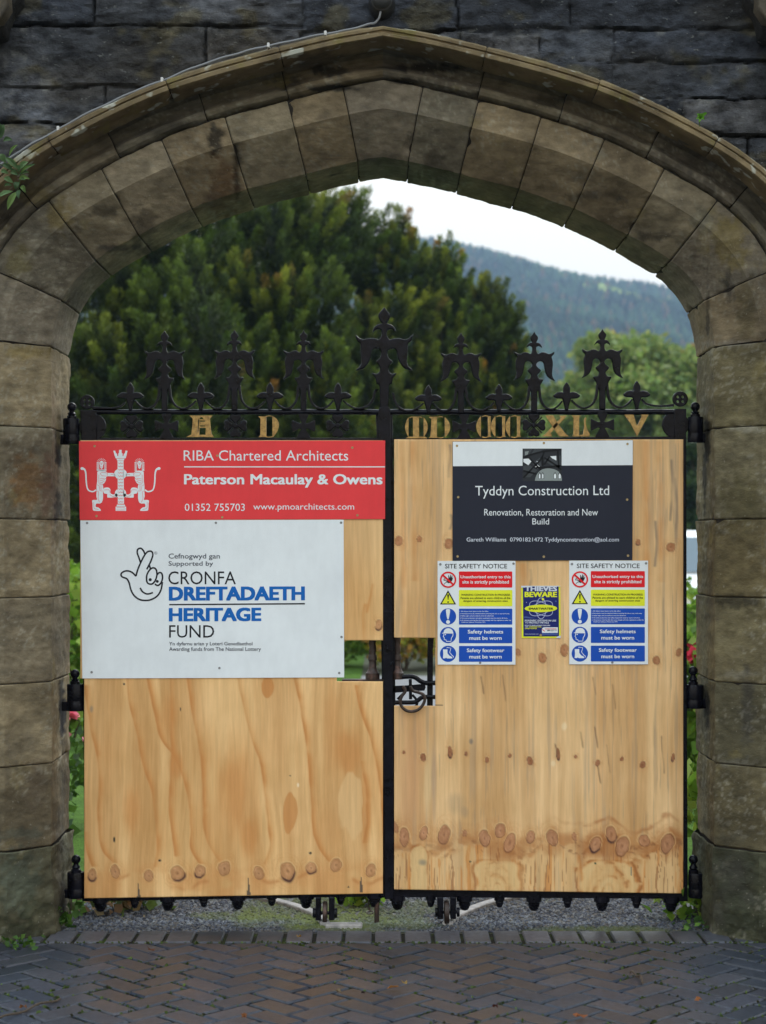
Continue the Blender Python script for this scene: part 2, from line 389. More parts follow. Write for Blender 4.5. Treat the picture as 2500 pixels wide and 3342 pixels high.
sheet('ground', -2500, 2500, -400, 3500, -0.030, M['ground'], 8, 8)
sheet('lawn', -40, -0.25, 8.5, 70, -0.012, M['lawn']); sheet('lawn', 1.42, 40, 13.0, 70, -0.012, M['lawn']); sheet('lawn', 1.42, 40, 0.35, 9.0, -0.014, M['lawn'])
sheet('lawn', -40, -1.22, 0.25, 8.5, -0.016, M['lawn'])
sheet('drive', -1.22, 1.42, -0.17, 9.0, -0.008, M['gravel']); sheet('drive', -2.6, -1.22, -0.17, 0.25, -0.010, M['gravel']); sheet('drive', 1.42, 2.6, -0.17, 0.35, -0.010, M['gravel'])
sheet('path', -0.25, 30, 9.0, 13.0, -0.006, M['path'])

# herringbone pavers (200 x 100 mm at 45 degrees)
def clip_poly(poly, f):
    out = []
    for i in range(len(poly)):
        a = poly[i]; b = poly[(i + 1) % len(poly)]; fa = f(a); fb = f(b)
        if fa >= 0: out.append(a)
        if fa * fb < 0:
            t = fa / (fa - fb); out.append((a[0] + (b[0] - a[0]) * t, a[1] + (b[1] - a[1]) * t))
    return out
def paver(mb, poly, z, bev, col, tilt=(0, 0)):
    n = len(poly); cx = sum(p[0] for p in poly) / n; cy = sum(p[1] for p in poly) / n
    ins = []
    for x, y in poly:
        l = math.hypot(x - cx, y - cy); k = max(0, 1 - bev * 1.5 / max(l, 1e-4)); ins.append((cx + (x - cx) * k, cy + (y - cy) * k))
    h = lambda x, y, dz: z + dz + (x - cx) * tilt[0] + (y - cy) * tilt[1]
    vs = [(x, y, -0.03) for x, y in poly] + [(x, y, h(x, y, -bev)) for x, y in poly] + [(x, y, h(x, y, 0)) for x, y in ins]
    fs = [tuple(range(2 * n, 3 * n))]
    for i in range(n):
        j = (i + 1) % n
        fs += [(i, j, n + j, n + i), (n + i, n + j, 2 * n + j, 2 * n + i)]
    mb.add(vs, fs, col)
mb = MB(); Wp = 0.1; s2 = math.sqrt(0.5); yedge = -0.362
def w2(a, b): return ((a * s2 - b * s2) * Wp + 0.035, (a * s2 + b * s2) * Wp - 3.0)
g = 0.062
for n_ in range(-60, 60):
    for m_ in range(-14, 14):
        ox, oy = n_ + 2 * m_, n_ - 2 * m_
        for r_ in ((0, 0, 2, 1), (0, 1, 1, 3)):
            c = [w2(ox + r_[0] + g, oy + r_[1] + g), w2(ox + r_[2] - g, oy + r_[1] + g), w2(ox + r_[2] - g, oy + r_[3] - g), w2(ox + r_[0] + g, oy + r_[3] - g)]
            if all(abs(p[0]) > 2.6 for p in c) or all(p[1] < -6.2 for p in c) or all(p[1] > yedge for p in c): continue
            c = clip_poly(c, lambda p: yedge - p[1])
            if len(c) < 3: continue
            t = random.random(); base = np.array([(47, 53, 64), (53, 56, 66), (43, 50, 62), (55, 57, 65)][int(t * 3.99)], float) * random.uniform(0.9, 1.1)
            paver(mb, c, random.uniform(-0.0015, 0.0015), 0.006, tuple(lin(base)), (random.uniform(-.012, .012), random.uniform(-.012, .012)))
x = -2.6
while x < 2.6:                                         # soldier course along the threshold
    wd = random.uniform(0.100, 0.106)
    base = np.array([(68, 69, 76), (74, 74, 81), (62, 65, 73)][random.randrange(3)], float) * random.uniform(0.92, 1.1)
    paver(mb, [(x, -0.352), (x + wd, -0.352), (x + wd, -0.16), (x, -0.16)], 0.002 + random.uniform(-.001, .001), 0.006, tuple(lin(base)), (random.uniform(-.01, .01), random.uniform(-.008, .008)))
    x += wd + random.uniform(0.012, 0.017)
tag(mb.build('paving', M['paver']), kind='structure')
sheet('paving_bed', -2.7, 2.7, -6.3, -0.165, -0.009, M['joint'])
sheet('forecourt', -12, 12, -30, -6.3, -0.004, M['joint'])

# ================================================================== STONE ARCHWAY
half = [(0, 3.078), (.104, 3.059), (.307, 3.010), (.542, 2.947), (.745, 2.877), (.963, 2.772), (1.138, 2.668), (1.245, 2.56), (1.298, 2.43), (1.315, 2.326)]
HP = np.array(cr(half, False, 10) + [(1.315, z) for z in np.arange(2.28, -0.08, -0.05)])
SL = np.concatenate([[0], np.cumsum(np.linalg.norm(np.diff(HP, axis=0), axis=1))])
_T = np.gradient(HP, axis=0); _T /= np.linalg.norm(_T, axis=1)[:, None]
HN = np.stack([-_T[:, 1], _T[:, 0]], 1)
HN[0] = (0, 1 / HN[0, 1])
S_SPRING = SL[np.argmin(abs(HP[:, 1] - 2.326) + (abs(HP[:, 0] - 1.315) > .01))]
def at_s(s):
    x = np.interp(s, SL, HP[:, 0]); z = np.interp(s, SL, HP[:, 1])
    nx = np.interp(s, SL, HN[:, 0]); nz = np.interp(s, SL, HN[:, 1]); return x, z, nx, nz
def s_of_x(x): return float(np.interp(x, HP[:len(half) * 10, 0], SL[:len(half) * 10]))
def s_of_z(z): return S_SPRING + (2.326 - z)

def resample(prof, step=0.009):
    out = [prof[0]]
    for a, b in zip(prof, prof[1:]):
        l = math.hypot(b[0] - a[0], b[1] - a[1]); n = max(1, int(round(l / step)))
        for k in range(1, n + 1): out.append((a[0] + (b[0] - a[0]) * k / n, a[1] + (b[1] - a[1]) * k / n))
    return out

# stains with shapes of their own: soot runs, rust under the hinges, lichen and damp (photo px, size, colour, strength)
STAINS = [(700, 458, 34, 44, (26, 24, 23), .85), (772, 560, 12, 105, (28, 26, 25), .8), (728, 610, 46, 95, (96, 66, 40), .6), (1085, 288, 95, 12, (24, 22, 21), .9), (1330, 264, 70, 11, (26, 24, 22), .85), (1080, 232, 60, 20, (30, 27, 25), .8), (1390, 222, 130, 16, (24, 22, 21), .8),
          (1300, 225, 40, 14, (30, 26, 24), .6), (930, 270, 60, 26, (40, 36, 32), .6), (560, 420, 80, 24, (46, 42, 36), .5), (330, 690, 50, 22, (48, 44, 38), .6), (470, 735, 40, 60, (52, 47, 42), .5), (500, 815, 70, 20, (34, 34, 40), .6), (380, 810, 60, 12, (42, 42, 50), .6),
          (1790, 330, 70, 22, (52, 48, 42), .6), (1900, 640, 60, 14, (30, 28, 26), .6), (2130, 770, 60, 18, (38, 35, 32), .6), (1420, 545, 50, 60, (50, 44, 38), .5), (1240, 520, 90, 20, (52, 47, 42), .45),
          (190, 700, 46, 60, (128, 112, 58), .6), (60, 850, 40, 60, (112, 104, 62), .55), (120, 640, 60, 40, (118, 104, 54), .5), (2380, 790, 60, 90, (130, 116, 66), .6), (2290, 720, 40, 40, (98, 98, 84), .5), (2440, 1000, 30, 120, (96, 88, 58), .5),
          (90, 1150, 90, 22, (140, 122, 66), .5), (90, 1570, 60, 85, (130, 92, 50), .65), (150, 1600, 22, 120, (112, 78, 66), .5), (60, 1400, 80, 12, (150, 146, 128), .5), (188, 1650, 14, 60, (34, 33, 36), .8), (190, 1470, 10, 60, (24, 24, 30), .9), (205, 2330, 11, 80, (34, 34, 46), .9), (200, 2260, 10, 60, (30, 30, 36), .8), (205, 2940, 12, 50, (30, 30, 32), .8),
          (2308, 1440, 12, 70, (22, 21, 22), .9), (2308, 2310, 10, 70, (24, 23, 26), .9), (2300, 1560, 6, 110, (34, 31, 28), .8), (2310, 1010, 6, 110, (38, 35, 32), .6), (60, 2880, 75, 110, (88, 96, 84), .7), (130, 2960, 60, 40, (58, 60, 40), .6), (60, 3040, 90, 50, (40, 46, 28), .7), (70, 2720, 90, 22, (92, 98, 88), .6), (120, 2560, 40, 90, (98, 86, 74), .4),
          (2420, 1640, 70, 90, (84, 78, 44), .5), (2400, 1960, 80, 24, (38, 36, 32), .6), (2420, 2200, 80, 14, (150, 148, 138), .45), (2400, 2490, 70, 12, (140, 138, 128), .45), (2440, 2300, 24, 140, (62, 62, 66), .5), (2400, 2900, 80, 120, (70, 76, 62), .6), (2420, 3010, 90, 40, (44, 48, 34), .7), (2380, 2740, 60, 20, (92, 92, 82), .5), (2430, 1400, 60, 10, (170, 168, 156), .5), (2380, 1120, 90, 9, (168, 164, 156), .5)]
def stained(V, colour):
    px = HX + V[:, 0] * F / (CD + V[:, 1]); py = HY - (V[:, 2] - EYE) * F / (CD + V[:, 1]); c = np.tile(np.asarray(colour, float), (len(V), 1))
    sp = sstep(.63, .70, fbm(px / 9, py / 9, 201, 2)) * sstep(.42, .6, fbm(px / 110, py / 90, 203, 3)); c = c * (1 - .45 * sp[:, None]) + lin((150, 148, 136)) * .45 * sp[:, None]
    mo = fbm(px / 45, py / 26, 205, 4); c = c * (.96 + .46 * (mo - .5) * 2)[:, None] * 1.06
    for x, y, rx, ry, col, a in STAINS:
        q = (np.abs(px - x) < rx * 2.2) & (np.abs(py - y) < ry * 2.2)
        if not q.any(): continue
        r = np.hypot((px[q] - x) / rx, (py[q] - y) / ry) + (fbm(px[q] / 16, py[q] / 16, 207, 4) - .5) * 1.5; m = (sstep(1.25, .55, r) * a)[:, None]; c[q] = c[q] * (1 - m) + lin(col) * .8 * m
    return c
def sweep_block(prof, s0, s1, side, colour, rough=0.004, seed=0, gap=0.0016, cap=True, edge=0.005):
    """one stone: profile (offset, y) swept between arc positions s0..s1 (signed s: negative = left half)"""
    pr = resample(prof); n = len(pr); L = s1 - s0
    ss = [s0 + gap, s0 + gap + edge] + list(np.linspace(s0 + gap + 0.02, s1 - gap - 0.02, max(2, int(L / 0.009)))) + [s1 - gap - edge, s1 - gap]
    if s0 < 0 < s1: ss = sorted(ss + [0.0])
    if s0 == 0: ss[0] = 0.0; ss[1] = 0.012
    if s1 == 0: ss[-1] = 0.0; ss[-2] = -0.012
    P = np.array(pr); D = np.gradient(P, axis=0); D /= np.linalg.norm(D, axis=1)[:, None] + 1e-9
    PN = np.stack([-D[:, 1], D[:, 0]], 1)                # points into the stone or out, fixed below
    if PN[:, 1][np.argmin(P[:, 1])] > 0: PN = -PN        # outward = towards the viewer at the foremost point
    V = []; C = []
    for i, s in enumerate(ss):
        sg = 1 if s >= 0 else -1
        x, z, nx, nz = at_s(abs(s))
        if s == 0 and (s0 == 0): sg = 1
        if s == 0 and (s1 == 0): sg = -1
        e = 1.0 if i in (0, len(ss) - 1) else 0.0
        for k in range(n):
            o, y = pr[k]
            p = Vector((sg * (x + nx * o), y, z + nz * o))
            q = (p * 9 + Vector((seed * 3.7, 0, 0)))
            d = mnoise.fractal(q, 0.7, 2.1, 5) * rough + mnoise.noise(p * 3 + Vector((seed, seed, 0))) * rough * 0.8
            ed = min(s - s0, s1 - s); chip = max(0, mnoise.noise(p * 13 + Vector((0, seed, 0))) - 0.2) * 0.035 * max(0, 1 - ed / 0.03)
            a = d - 0.0035 * e - chip
            V.append((p.x + sg * nx * PN[k, 0] * a, p.y + PN[k, 1] * a, p.z + nz * PN[k, 0] * a))
    m = len(ss); f = []
    for i in range(m - 1):
        for k in range(n - 1):
            f.append((i * n + k, i * n + k + 1, (i + 1) * n + k + 1, (i + 1) * n + k))
    V = np.array(V); f = np.array(f)
    # orient faces towards the viewer / opening
    a, b, c = V[f[:, 0]], V[f[:, 1]], V[f[:, 2]]; nn = np.cross(b - a, c - a); ctr = V[f].mean(1)
    ref = np.array([0, -3.0, 1.5]) - ctr
    if (nn * ref).sum() < 0: f = f[:, ::-1]
    me = mesh_np('stone', V, f, stained(V, colour))
    return me

arch = thing('stone_archway', 'weathered sandstone gateway with pointed arch and dark rubble wall around the gates', 'archway', (0, 0, 0))
PROF = [(.36, .215), (.012, .215), (0, .198), (0, -.20), (.155, -.34), (.262, -.34), (.268, -.295)]
arch_s = [s_of_x(v) for v in (0.1, .306, .538, .757, .97, 1.14, 1.272)]
jz = {1: [2.326 - 0.0, 2.003, 1.641, 1.334, .998, .676, .348, -.05], -1: [2.326, 2.003, 1.641, 1.334, .998, .676, .348, -.05]}
tones = [(138, 128, 110), (131, 122, 104), (120, 114, 101), (135, 122, 100), (127, 119, 106)]
def stone_col(i, dark=1.0):
    random.seed(100 + i); t = np.array(tones[random.randrange(len(tones))], float) * random.uniform(0.9, 1.05) * dark
    return lin(t) / 1.02
link('voussoir', sweep_block(PROF, -arch_s[0], arch_s[0], 1, stone_col(1), seed=1), M['sandstone'], arch, 26)
for sd in (-1, 1):
    for i in range(len(arch_s)):
        a = arch_s[i]; b = arch_s[i + 1] if i + 1 < len(arch_s) else s_of_z(2.326)
        lo, hi = (a, b) if sd > 0 else (-b, -a)
        link('voussoir', sweep_block(PROF, lo, hi, sd, stone_col(10 + i + (40 if sd > 0 else 0), 0.97), seed=i + 20 * sd), M['sandstone'], arch, 26)
    z = jz[sd]
    for i in range(len(z) - 1):
        a, b = s_of_z(z[i]), s_of_z(z[i + 1]); lo, hi = (a, b) if sd > 0 else (-b, -a)
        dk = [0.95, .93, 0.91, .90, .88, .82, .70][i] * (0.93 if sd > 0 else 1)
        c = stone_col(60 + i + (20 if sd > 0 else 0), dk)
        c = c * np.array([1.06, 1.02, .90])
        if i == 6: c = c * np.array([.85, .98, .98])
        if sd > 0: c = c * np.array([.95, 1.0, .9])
        pr = PROF
        if i == 6: pr = [(o - (0.012 if .0 <= o < .26 else 0), y - (.01 if y < 0 else 0)) for o, y in PROF]
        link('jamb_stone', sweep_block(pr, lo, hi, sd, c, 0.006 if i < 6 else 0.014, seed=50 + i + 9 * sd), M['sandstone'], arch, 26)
# mortar behind the joints, roll moulding, hood mould
def join(parts):
    V = []; Fc = []; C = []; b = 0
    for me in parts:
        n = len(me.vertices); v = np.zeros(n * 3, np.float32); me.vertices.foreach_get('co', v); V.append(v.reshape(n, 3))
        k = len(me.polygons); q = np.zeros(k * 4, np.int32); me.loops.foreach_get('vertex_index', q); Fc.append(q.reshape(k, 4) + b)
        c = np.zeros(n * 4, np.float32); me.color_attributes['Col'].data.foreach_get('color', c); C.append(c.reshape(n, 4)[:, :3]); b += n
        bpy.data.meshes.remove(me)
    return mesh_np('joined', np.concatenate(V), np.concatenate(Fc), np.concatenate(C))
SE = s_of_z(-0.05)
mp = [(.30, .20), (.02, .20), (.010, .185), (.010, -.196), (.160, -.330), (.31, -.330)]
link('mortar_bed', join([sweep_block(mp, -SE, SE, 1, np.array([.05, .05, .05]), 0, gap=0)]), M['mortar'], arch, True)
roll = [(.258, -.29), (.268, -.335), (.270, -.352), (.278, -.366), (.290, -.371), (.302, -.366), (.312, -.350), (.322, -.328), (.336, -.310), (.352, -.304), (.366, -.314), (.376, -.345), (.380, -.385)]
rj = [0.0, s_of_x(.30), s_of_x(.60), s_of_x(.90), s_of_x(1.17), s_of_z(2.1)]
ps = []
for sd in (-1, 1):
    for i in range(len(rj) - 1):
        lo, hi = (rj[i], rj[i + 1]) if sd > 0 else (-rj[i + 1], -rj[i])
        ps.append(sweep_block(roll, lo, hi, sd, stone_col(200 + i + sd * 7, 0.86), 0.005, seed=70 + i * sd, gap=0.0015))
link('roll_moulding', join(ps), M['sandstone'], arch, 26)
hood = [(.372, -.36), (.381, -.42), (.384, -.484), (.388, -.492), (.402, -.492), (.406, -.484), (.408, -.474), (.412, -.474), (.415, -.482), (.426, -.482), (.432, -.474), (.478, -.33)]
hj = [0.0, s_of_x(.29), s_of_x(.68), s_of_x(1.06), s_of_z(2.2)]
ps = []
for sd in (-1, 1):
    for i in range(len(hj) - 1):
        lo, hi = (hj[i], hj[i + 1]) if sd > 0 else (-hj[i + 1], -hj[i])
        ps.append(sweep_block(hood, lo, hi, sd, stone_col(300 + i + sd * 5, 0.8), 0.003, seed=90 + i * sd, gap=0.001))
link('hood_mould', join(ps), M['hood'], arch, True)

# rubble wall above: one quarry-faced height field with individual blocks
def wall_mesh():
    st = 0.0085
    xs = np.arange(-2.7, 2.7 + st, st); xs = xs[(np.abs(xs) < 1.75) | (np.arange(len(xs)) % 3 == 0)]
    zs = np.concatenate([np.arange(-.05, 2.25, 0.03), np.arange(2.25, 4.0, st), np.arange(4.0, 4.9, .03)])
    X, Z = np.meshgrid(xs, zs); d = CD - .37
    px = HX + X * F / d; py = HY - (Z - EYE) * F / d
    wx = px + (fbm(px / 60, py / 60, 3) - .5) * 26; wy = py + (fbm(px / 90, py / 50, 5) - .5) * 26
    rects = [(-900, -2200, 3400, -260)]
    for r0, y0, y1 in ((0, -620, -440), (130, -440, -250)):
        for k in range(-2, 6): rects.append((k * 640 + r0, y0, k * 640 + 640 + r0, y1))
    rects += [(-900, -250, 300, 76), (300, -250, 985, 80), (985, -250, 1492, 100), (1492, -250, 1866, 88), (1866, -250, 2500, 92), (2500, -250, 3400, 92),
              (-900, 78, 668, 282), (668, 88, 1000, 230), (985, 100, 1500, 300), (1500, 100, 1612, 190), (1612, 112, 1765, 200), (1765, 90, 2003, 200), (1700, 200, 2003, 330), (2003, 94, 3400, 194),
              (2003, 194, 2620, 318), (2620, 194, 3400, 318), (1800, 318, 2230, 436), (2230, 318, 3400, 436), (1900, 436, 2440, 570), (2440, 436, 3400, 640),
              (-900, 282, 345, 402), (345, 282, 800, 420), (-900, 402, 260, 560), (-900, 560, 300, 800), (2300, 570, 3400, 800)]
    for k in range(9):
        y0 = 800 + k * 290; rects += [(-1400, y0, -420 - (k % 2) * 200, y0 + 290), (-420 - (k % 2) * 200, y0, 300, y0 + 290), (2200, y0, 2950 + (k % 2) * 180, y0 + 290), (2950 + (k % 2) * 180, y0, 3800, y0 + 290)]
    bid = np.full(X.shape, -1); ed = np.zeros(X.shape) ; ty = np.zeros(X.shape)
    for i, (a, b, c, e) in enumerate(rects):
        dd = np.minimum(np.minimum(wx - a, c - wx), np.minimum(wy - b, e - wy)); q = dd > 0
        bid[q] = i; ed[q] = dd[q]; ty[q] = ((wy - b) / (e - b))[q]
    rb = rng.random(len(rects) + 1)
    edm = ed / 840.0                                       # metres
    joint = (1 - sstep(0.001, 0.008, edm)) * (.35 + .65 * sstep(.35, .6, fbm(X * 4, Z * 4, 61, 3)))
    rnd = np.exp(-edm / 0.022)
    n1 = fbm(X * 5, Z * 11, 7, 5) - .5; n2 = fbm(X * 22, Z * 48, 9, 4) - .5; n3 = np.abs(fbm(X * 7 + 3, Z * 20, 15, 4) - .5)
    h = (rb[bid] - .5) * 0.014 + n1 * 0.034 + n2 * 0.016 - n3 * 0.03 - rnd * 0.006 - joint * 0.020
    Y = -.362 - h
    # distance to the arch curve
    pts = HP[::2]; D2 = np.full(X.shape, 1e9)
    for hx, hz in pts: D2 = np.minimum(D2, (np.abs(X) - hx) ** 2 + (Z - hz) ** 2)
    dist = np.sqrt(D2); inside = (np.abs(X) < np.interp(-Z, -HP[:, 1], HP[:, 0], left=0)) & (Z < 3.078)
    thr = np.where(Z > 2.3, .405, .272)
    keep = (~inside) & (dist > thr)
    # colours (stone, soot, lichen on the ledges)
    base = np.array([(70, 74, 82), (80, 83, 90), (60, 64, 73), (86, 87, 91)], float)[(rb[bid] * 3.99).astype(int)]
    t = fbm(X * 3, Z * 5, 21, 5); base = base * (0.35 + 1.3 * t)[..., None]
    br = sstep(.56, .75, fbm(X * 2.2, Z * 4, 31, 4)); base = base * (1 - .22 * br[..., None]) + np.array([86, 72, 50]) * .22 * br[..., None]
    li = sstep(.54, .66, fbm(X * 26, Z * 34, 41, 3)) * np.maximum(sstep(.34, .02, ty), .5 * sstep(-.9, -1.3, X)) * sstep(.33, .55, fbm(X * 3, Z * 3, 44, 3)); base = base * (1 - .75 * li[..., None]) + np.array([150, 150, 146]) * .75 * li[..., None]
    ye = sstep(.6, .72, fbm(X * 6, Z * 9, 51, 4)); base = base * (1 - .35 * ye[..., None]) + np.array([120, 104, 52]) * .35 * ye[..., None]
    base = base * (1 - .55 * joint[..., None])
    c = lin(base) * .70
    ny, nx = X.shape; idx = np.arange(nx * ny).reshape(ny, nx)
    q = keep[:-1, :-1] & keep[1:, :-1] & keep[:-1, 1:] & keep[1:, 1:]
    Fc = np.stack([idx[:-1, :-1][q], idx[:-1, 1:][q], idx[1:, 1:][q], idx[1:, :-1][q]], 1)
    used = np.unique(Fc); rm = np.full(nx * ny, -1); rm[used] = np.arange(len(used))
    V = np.stack([X.ravel(), Y.ravel(), Z.ravel()], 1)[used]
    return mesh_np('rubble', V, rm[Fc], c.reshape(-1, 3)[used])
link('rubble_masonry', wall_mesh(), M['rubble'], arch, True)
mb = MB()                                                  # the wall's thickness, top and garden face
for sd in (-1, 1):
    mb.box(sd * 1.60 if sd > 0 else -2.7, 2.7 if sd > 0 else -1.60, -.30, .19, -.05, 4.9)
V0 = [at_s(s) for s in np.linspace(0, s_of_z(2.3), 30)]
for sd in (-1, 1):
    for a, b in zip(V0, V0[1:]):
        pa = (sd * (a[0] + a[2] * .3), a[1] + a[3] * .3); pb = (sd * (b[0] + b[2] * .3), b[1] + b[3] * .3)
        for yy in (-.29, .185):
            mb.add([(pa[0], yy, pa[1]), (pb[0], yy, pb[1]), (pb[0], yy, 4.88), (pa[0], yy, 4.88)], [(0, 1, 2, 3)])
mb.box(-1.6, 1.6, -.29, .185, 4.86, 4.885)
mb.build('wall_core', M['mortar'], arch)
# projecting stone faces at the two upper corners, dark backs standing in for their shade
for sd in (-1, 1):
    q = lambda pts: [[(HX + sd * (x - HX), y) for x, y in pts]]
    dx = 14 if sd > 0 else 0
    b = flat('corbel_shade', q([(2700, -420), (2436, -420), (2440, -5), (2470, 30), (2484, 62), (2492, 110), (2700, 190)]), -.47, M['rubble'], arch, 0.13, 0.012)
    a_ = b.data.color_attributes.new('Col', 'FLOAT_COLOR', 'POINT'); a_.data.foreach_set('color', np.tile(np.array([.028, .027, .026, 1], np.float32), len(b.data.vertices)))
    f = flat('corbel_face', q([(2700, -420), (2500, -420), (2473, 20), (2500, 62), (2700, 120)]), -.56, M['sandstone'], b, 0.085, 0.008)
    a_ = f.data.color_attributes.new('Col', 'FLOAT_COLOR', 'POINT'); a_.data.foreach_set('color', np.tile(np.array([.15, .13, .10, 1], np.float32), len(f.data.vertices)))

# lamp over the crown and its cable
lamp = thing('bulkhead_lamp', 'round dark wall lamp just above the crown of the arch', 'lamp', (*[XZ(1246, -12, 6.55)[0]], -.40, XZ(1246, -12, 6.55)[1]))
lx, lz = XZ(1246, -12, 6.52)
mb = MB(); mb.lathe([(.052, -.36), (.052, -.375), (.050, -.40), (.046, -.425), (.040, -.44)], 0, 0, 28)
for i, v in enumerate(mb.v): mb.v[i] = (lx + v[0], v[2], lz + v[1])
hsg = mb.build('lamp_housing', M['plastic'], lamp, True)
mb = MB(); mb.lathe([(.038, -.440), (.034, -.452), (.022, -.460), (.004, -.463)], 0, 0, 24)
for i, v in enumerate(mb.v): mb.v[i] = (lx + v[0], v[2], lz + v[1])
mb.build('lamp_lens', M['plastic'], lamp, True)
cpts = [(1246, 20), (1243, 34), (1238, 56), (1226, 72), (1200, 81), (1130, 98), (1057, 112), (960, 131), (876, 150), (800, 168), (725, 189), (620, 226), (529, 263), (445, 296), (363, 332), (270, 378), (189, 423), (120, 461), (60, 497), (10, 530), (-40, 566)]
cab = thing('cable', 'thin grey cable clipped along the top of the hood mould to the lamp', 'cable', (0, -.44, 3.3))
mb = MB(); P3 = []
for i, (px, py) in enumerate(cr(cpts, False, 4)):
    yy = -.466 if py > 75 or px < 1220 else -.43
    xx, zz = XZ(px, py, CD + yy); P3.append((xx, yy + .003 * math.sin(i * .7), zz + .0012 * math.sin(i * 1.3)))
mb.tube(P3, 0.0042, 8); mb.build('cable_sheath', M['cable'], cab, True)
for px, py in ((1062, 110), (876, 149), (529, 262), (190, 421)):
    xx, zz = XZ(px, py, CD - .465); mb = MB(); mb.bbox(xx - .005, xx + .005, -.473, -.42, zz - .008, zz + .010, .002); mb.build('cable_clip', M['clip'], cab)

# ================================================================== IRON GATES
YI = 0.004                                   # front of the gate's flat bars
def mirror(half, cx, n=3):
    """symmetric outline from its right half [(dx,y)...] listed top to bottom"""
    h = cr(half, False, n) if n else half
    return [(cx + x, y) for x, y in h] + [(cx - x, y) for x, y in h[::-1]]
ks = 1 / 5.517
FIN = [(0, 150), (30, 200), (68, 245), (60, 300), (38, 345), (70, 347), (112, 376), (142, 442), (100, 402), (55, 415), (38, 432), (36, 475), (46, 520), (72, 550), (125, 522), (190, 522), (255, 549), (300, 543), (362, 513),
       (350, 562), (312, 602), (332, 675), (335, 760), (322, 900), (340, 985), (378, 1038), (300, 1003), (232, 950), (198, 870), (180, 765), (160, 702), (115, 682), (68, 694), (38, 732), (42, 765), (72, 802), (122, 845), (92, 892), (62, 922), (62, 955), (92, 1000), (162, 1010), (140, 1062), (112, 1112), (98, 1160), (60, 1230), (56, 1300), (54, 1600)]
FIN = [(x * ks, 1050 + y * ks) for x, y in FIN]
kc = 1 / 4.707
CFIN = [(0, 105), (42, 155), (88, 215), (85, 270), (55, 330), (36, 350), (68, 360), (122, 380), (166, 430), (178, 500), (140, 458), (90, 440), (52, 462), (40, 500), (48, 550), (85, 602), (130, 588), (230, 580), (320, 598), (390, 572), (445, 520), (430, 600), (400, 640), (372, 655), (365, 720), (358, 850), (350, 950), (380, 1020), (440, 1075), (335, 1055), (268, 1000), (212, 900), (190, 800), (168, 752), (120, 742), (70, 760), (50, 800), (58, 858), (88, 905), (128, 938), (85, 1000), (68, 1050), (78, 1100), (125, 1130), (190, 1112), (165, 1160), (135, 1200), (118, 1290), (75, 1318), (70, 1700)]
CFIN = [(x * kc, 980 + y * kc) for x, y in CFIN]
FLE = [(0, 1090), (35, 1132), (64, 1200), (62, 1275), (100, 1265), (170, 1277), (220, 1312), (246, 1342), (200, 1380), (130, 1388), (80, 1392), (72, 1425), (58, 1460), (40, 1535), (26, 1600)]
FLE = [(x * ks, 1050 + y * ks) for x, y in FLE]
CROSS = [(17, 1350), (15, 1360), (7, 1378), (8, 1381), (14, 1381), (37, 1371), (38, 1373), (38, 1408), (36, 1409), (14, 1399), (8, 1401), (22, 1427), (22, 1432)]

def finial(gate, cx, dy=0):
    return flat('spear_finial', [mirror([(x, y + dy) for x, y in FIN], cx, 2)], YI, M['iron'], gate, .020, .0035, origin=(XZ(cx, 1330, CD)[0], 0, XZ(cx, 1336, CD)[1]))
def fleur(gate, cx, dy=0):
    o = flat('fleur_de_lis', [mirror([(x, y + dy) for x, y in FLE], cx, 2)], YI - .002, M['iron'], gate, .018, .0045, origin=(XZ(cx, 1330, CD)[0], 0, XZ(cx, 1336, CD)[1]))
    return o
def scroll(gate, x0, x1, dy=0, y0=1258):
    """curled bar from the stem at x0 down to the foot of the fleur at x1"""
    k = (x1 - x0) / 98.0
    pts = [(x0 + 0 * k, y0 + dy), (x0 + 2 * k, 1278 + dy), (x0 + 7 * k, 1302 + dy), (x0 + 19 * k, 1321 + dy), (x0 + 35 * k, 1331 + dy), (x0 + 50 * k, 1333.5 + dy), (x0 + 66 * k, 1329 + dy), (x0 + 82 * k, 1318 + dy), (x0 + 93 * k, 1307 + dy)]
    return flat('scroll', stroke(pts, [8, 8, 7.5, 7, 6.5, 6, 6, 5.5, 5]), YI - .003, M['iron'], gate, .024, .0015)
def cross(gate, cx, dy=0):
    return flat('pattee_cross', [mirror([(x, y + dy) for x, y in CROSS], cx, 0)], YI, M['iron'], gate, .014, .002)
def rosette(gate, cx, cy):
    o = thing('rosette', None, None, (0, 0, 0)); bpy.data.objects.remove(o)
    polys = []
    base = None
    for k in range(4):
        a = k * math.pi / 2; pet = []
        for u, v in cr([(4, -3), (12, -7), (22, -17), (33, -18), (38, -9), (35, 0), (38, 9), (33, 18), (22, 17), (12, 7), (4, 3)], False, 2):
            pet.append((cx + u * math.cos(a) - v * math.sin(a), cy + u * math.sin(a) + v * math.cos(a)))
        me = flat_mesh([pet], YI - .002, .012, .004)
        if base is None: base = [me]
        else: base.append(me)
    for k in range(4):
        a = k * math.pi / 2 + math.pi / 4
        me = flat_mesh(stroke([(cx + 6 * math.cos(a), cy + 6 * math.sin(a)), (cx + 36 * math.cos(a), cy + 36 * math.sin(a))], [3, 5], 0), YI, .008, .001); base.append(me)
    base.append(flat_mesh([circ(cx, cy, 9, 14)], YI - .010, .012, .004))
    import bmesh
    bm = bmesh.new()
    for me in base: bm.from_mesh(me); bpy.data.meshes.remove(me)
    me = bpy.data.meshes.new('rosette'); bm.to_mesh(me); bm.free()
    return link('rosette', me, M['iron'], gate)
def letter(gate, polys):
    o = flat('gilt_letter', polys, YI - .004, M['gilt'], gate, .010, .0008); return o
def rail(gate, name, pts, y, th, bev=.002, m='iron'):
    return flat(name, [pts], y, M[m], gate, th, bev)
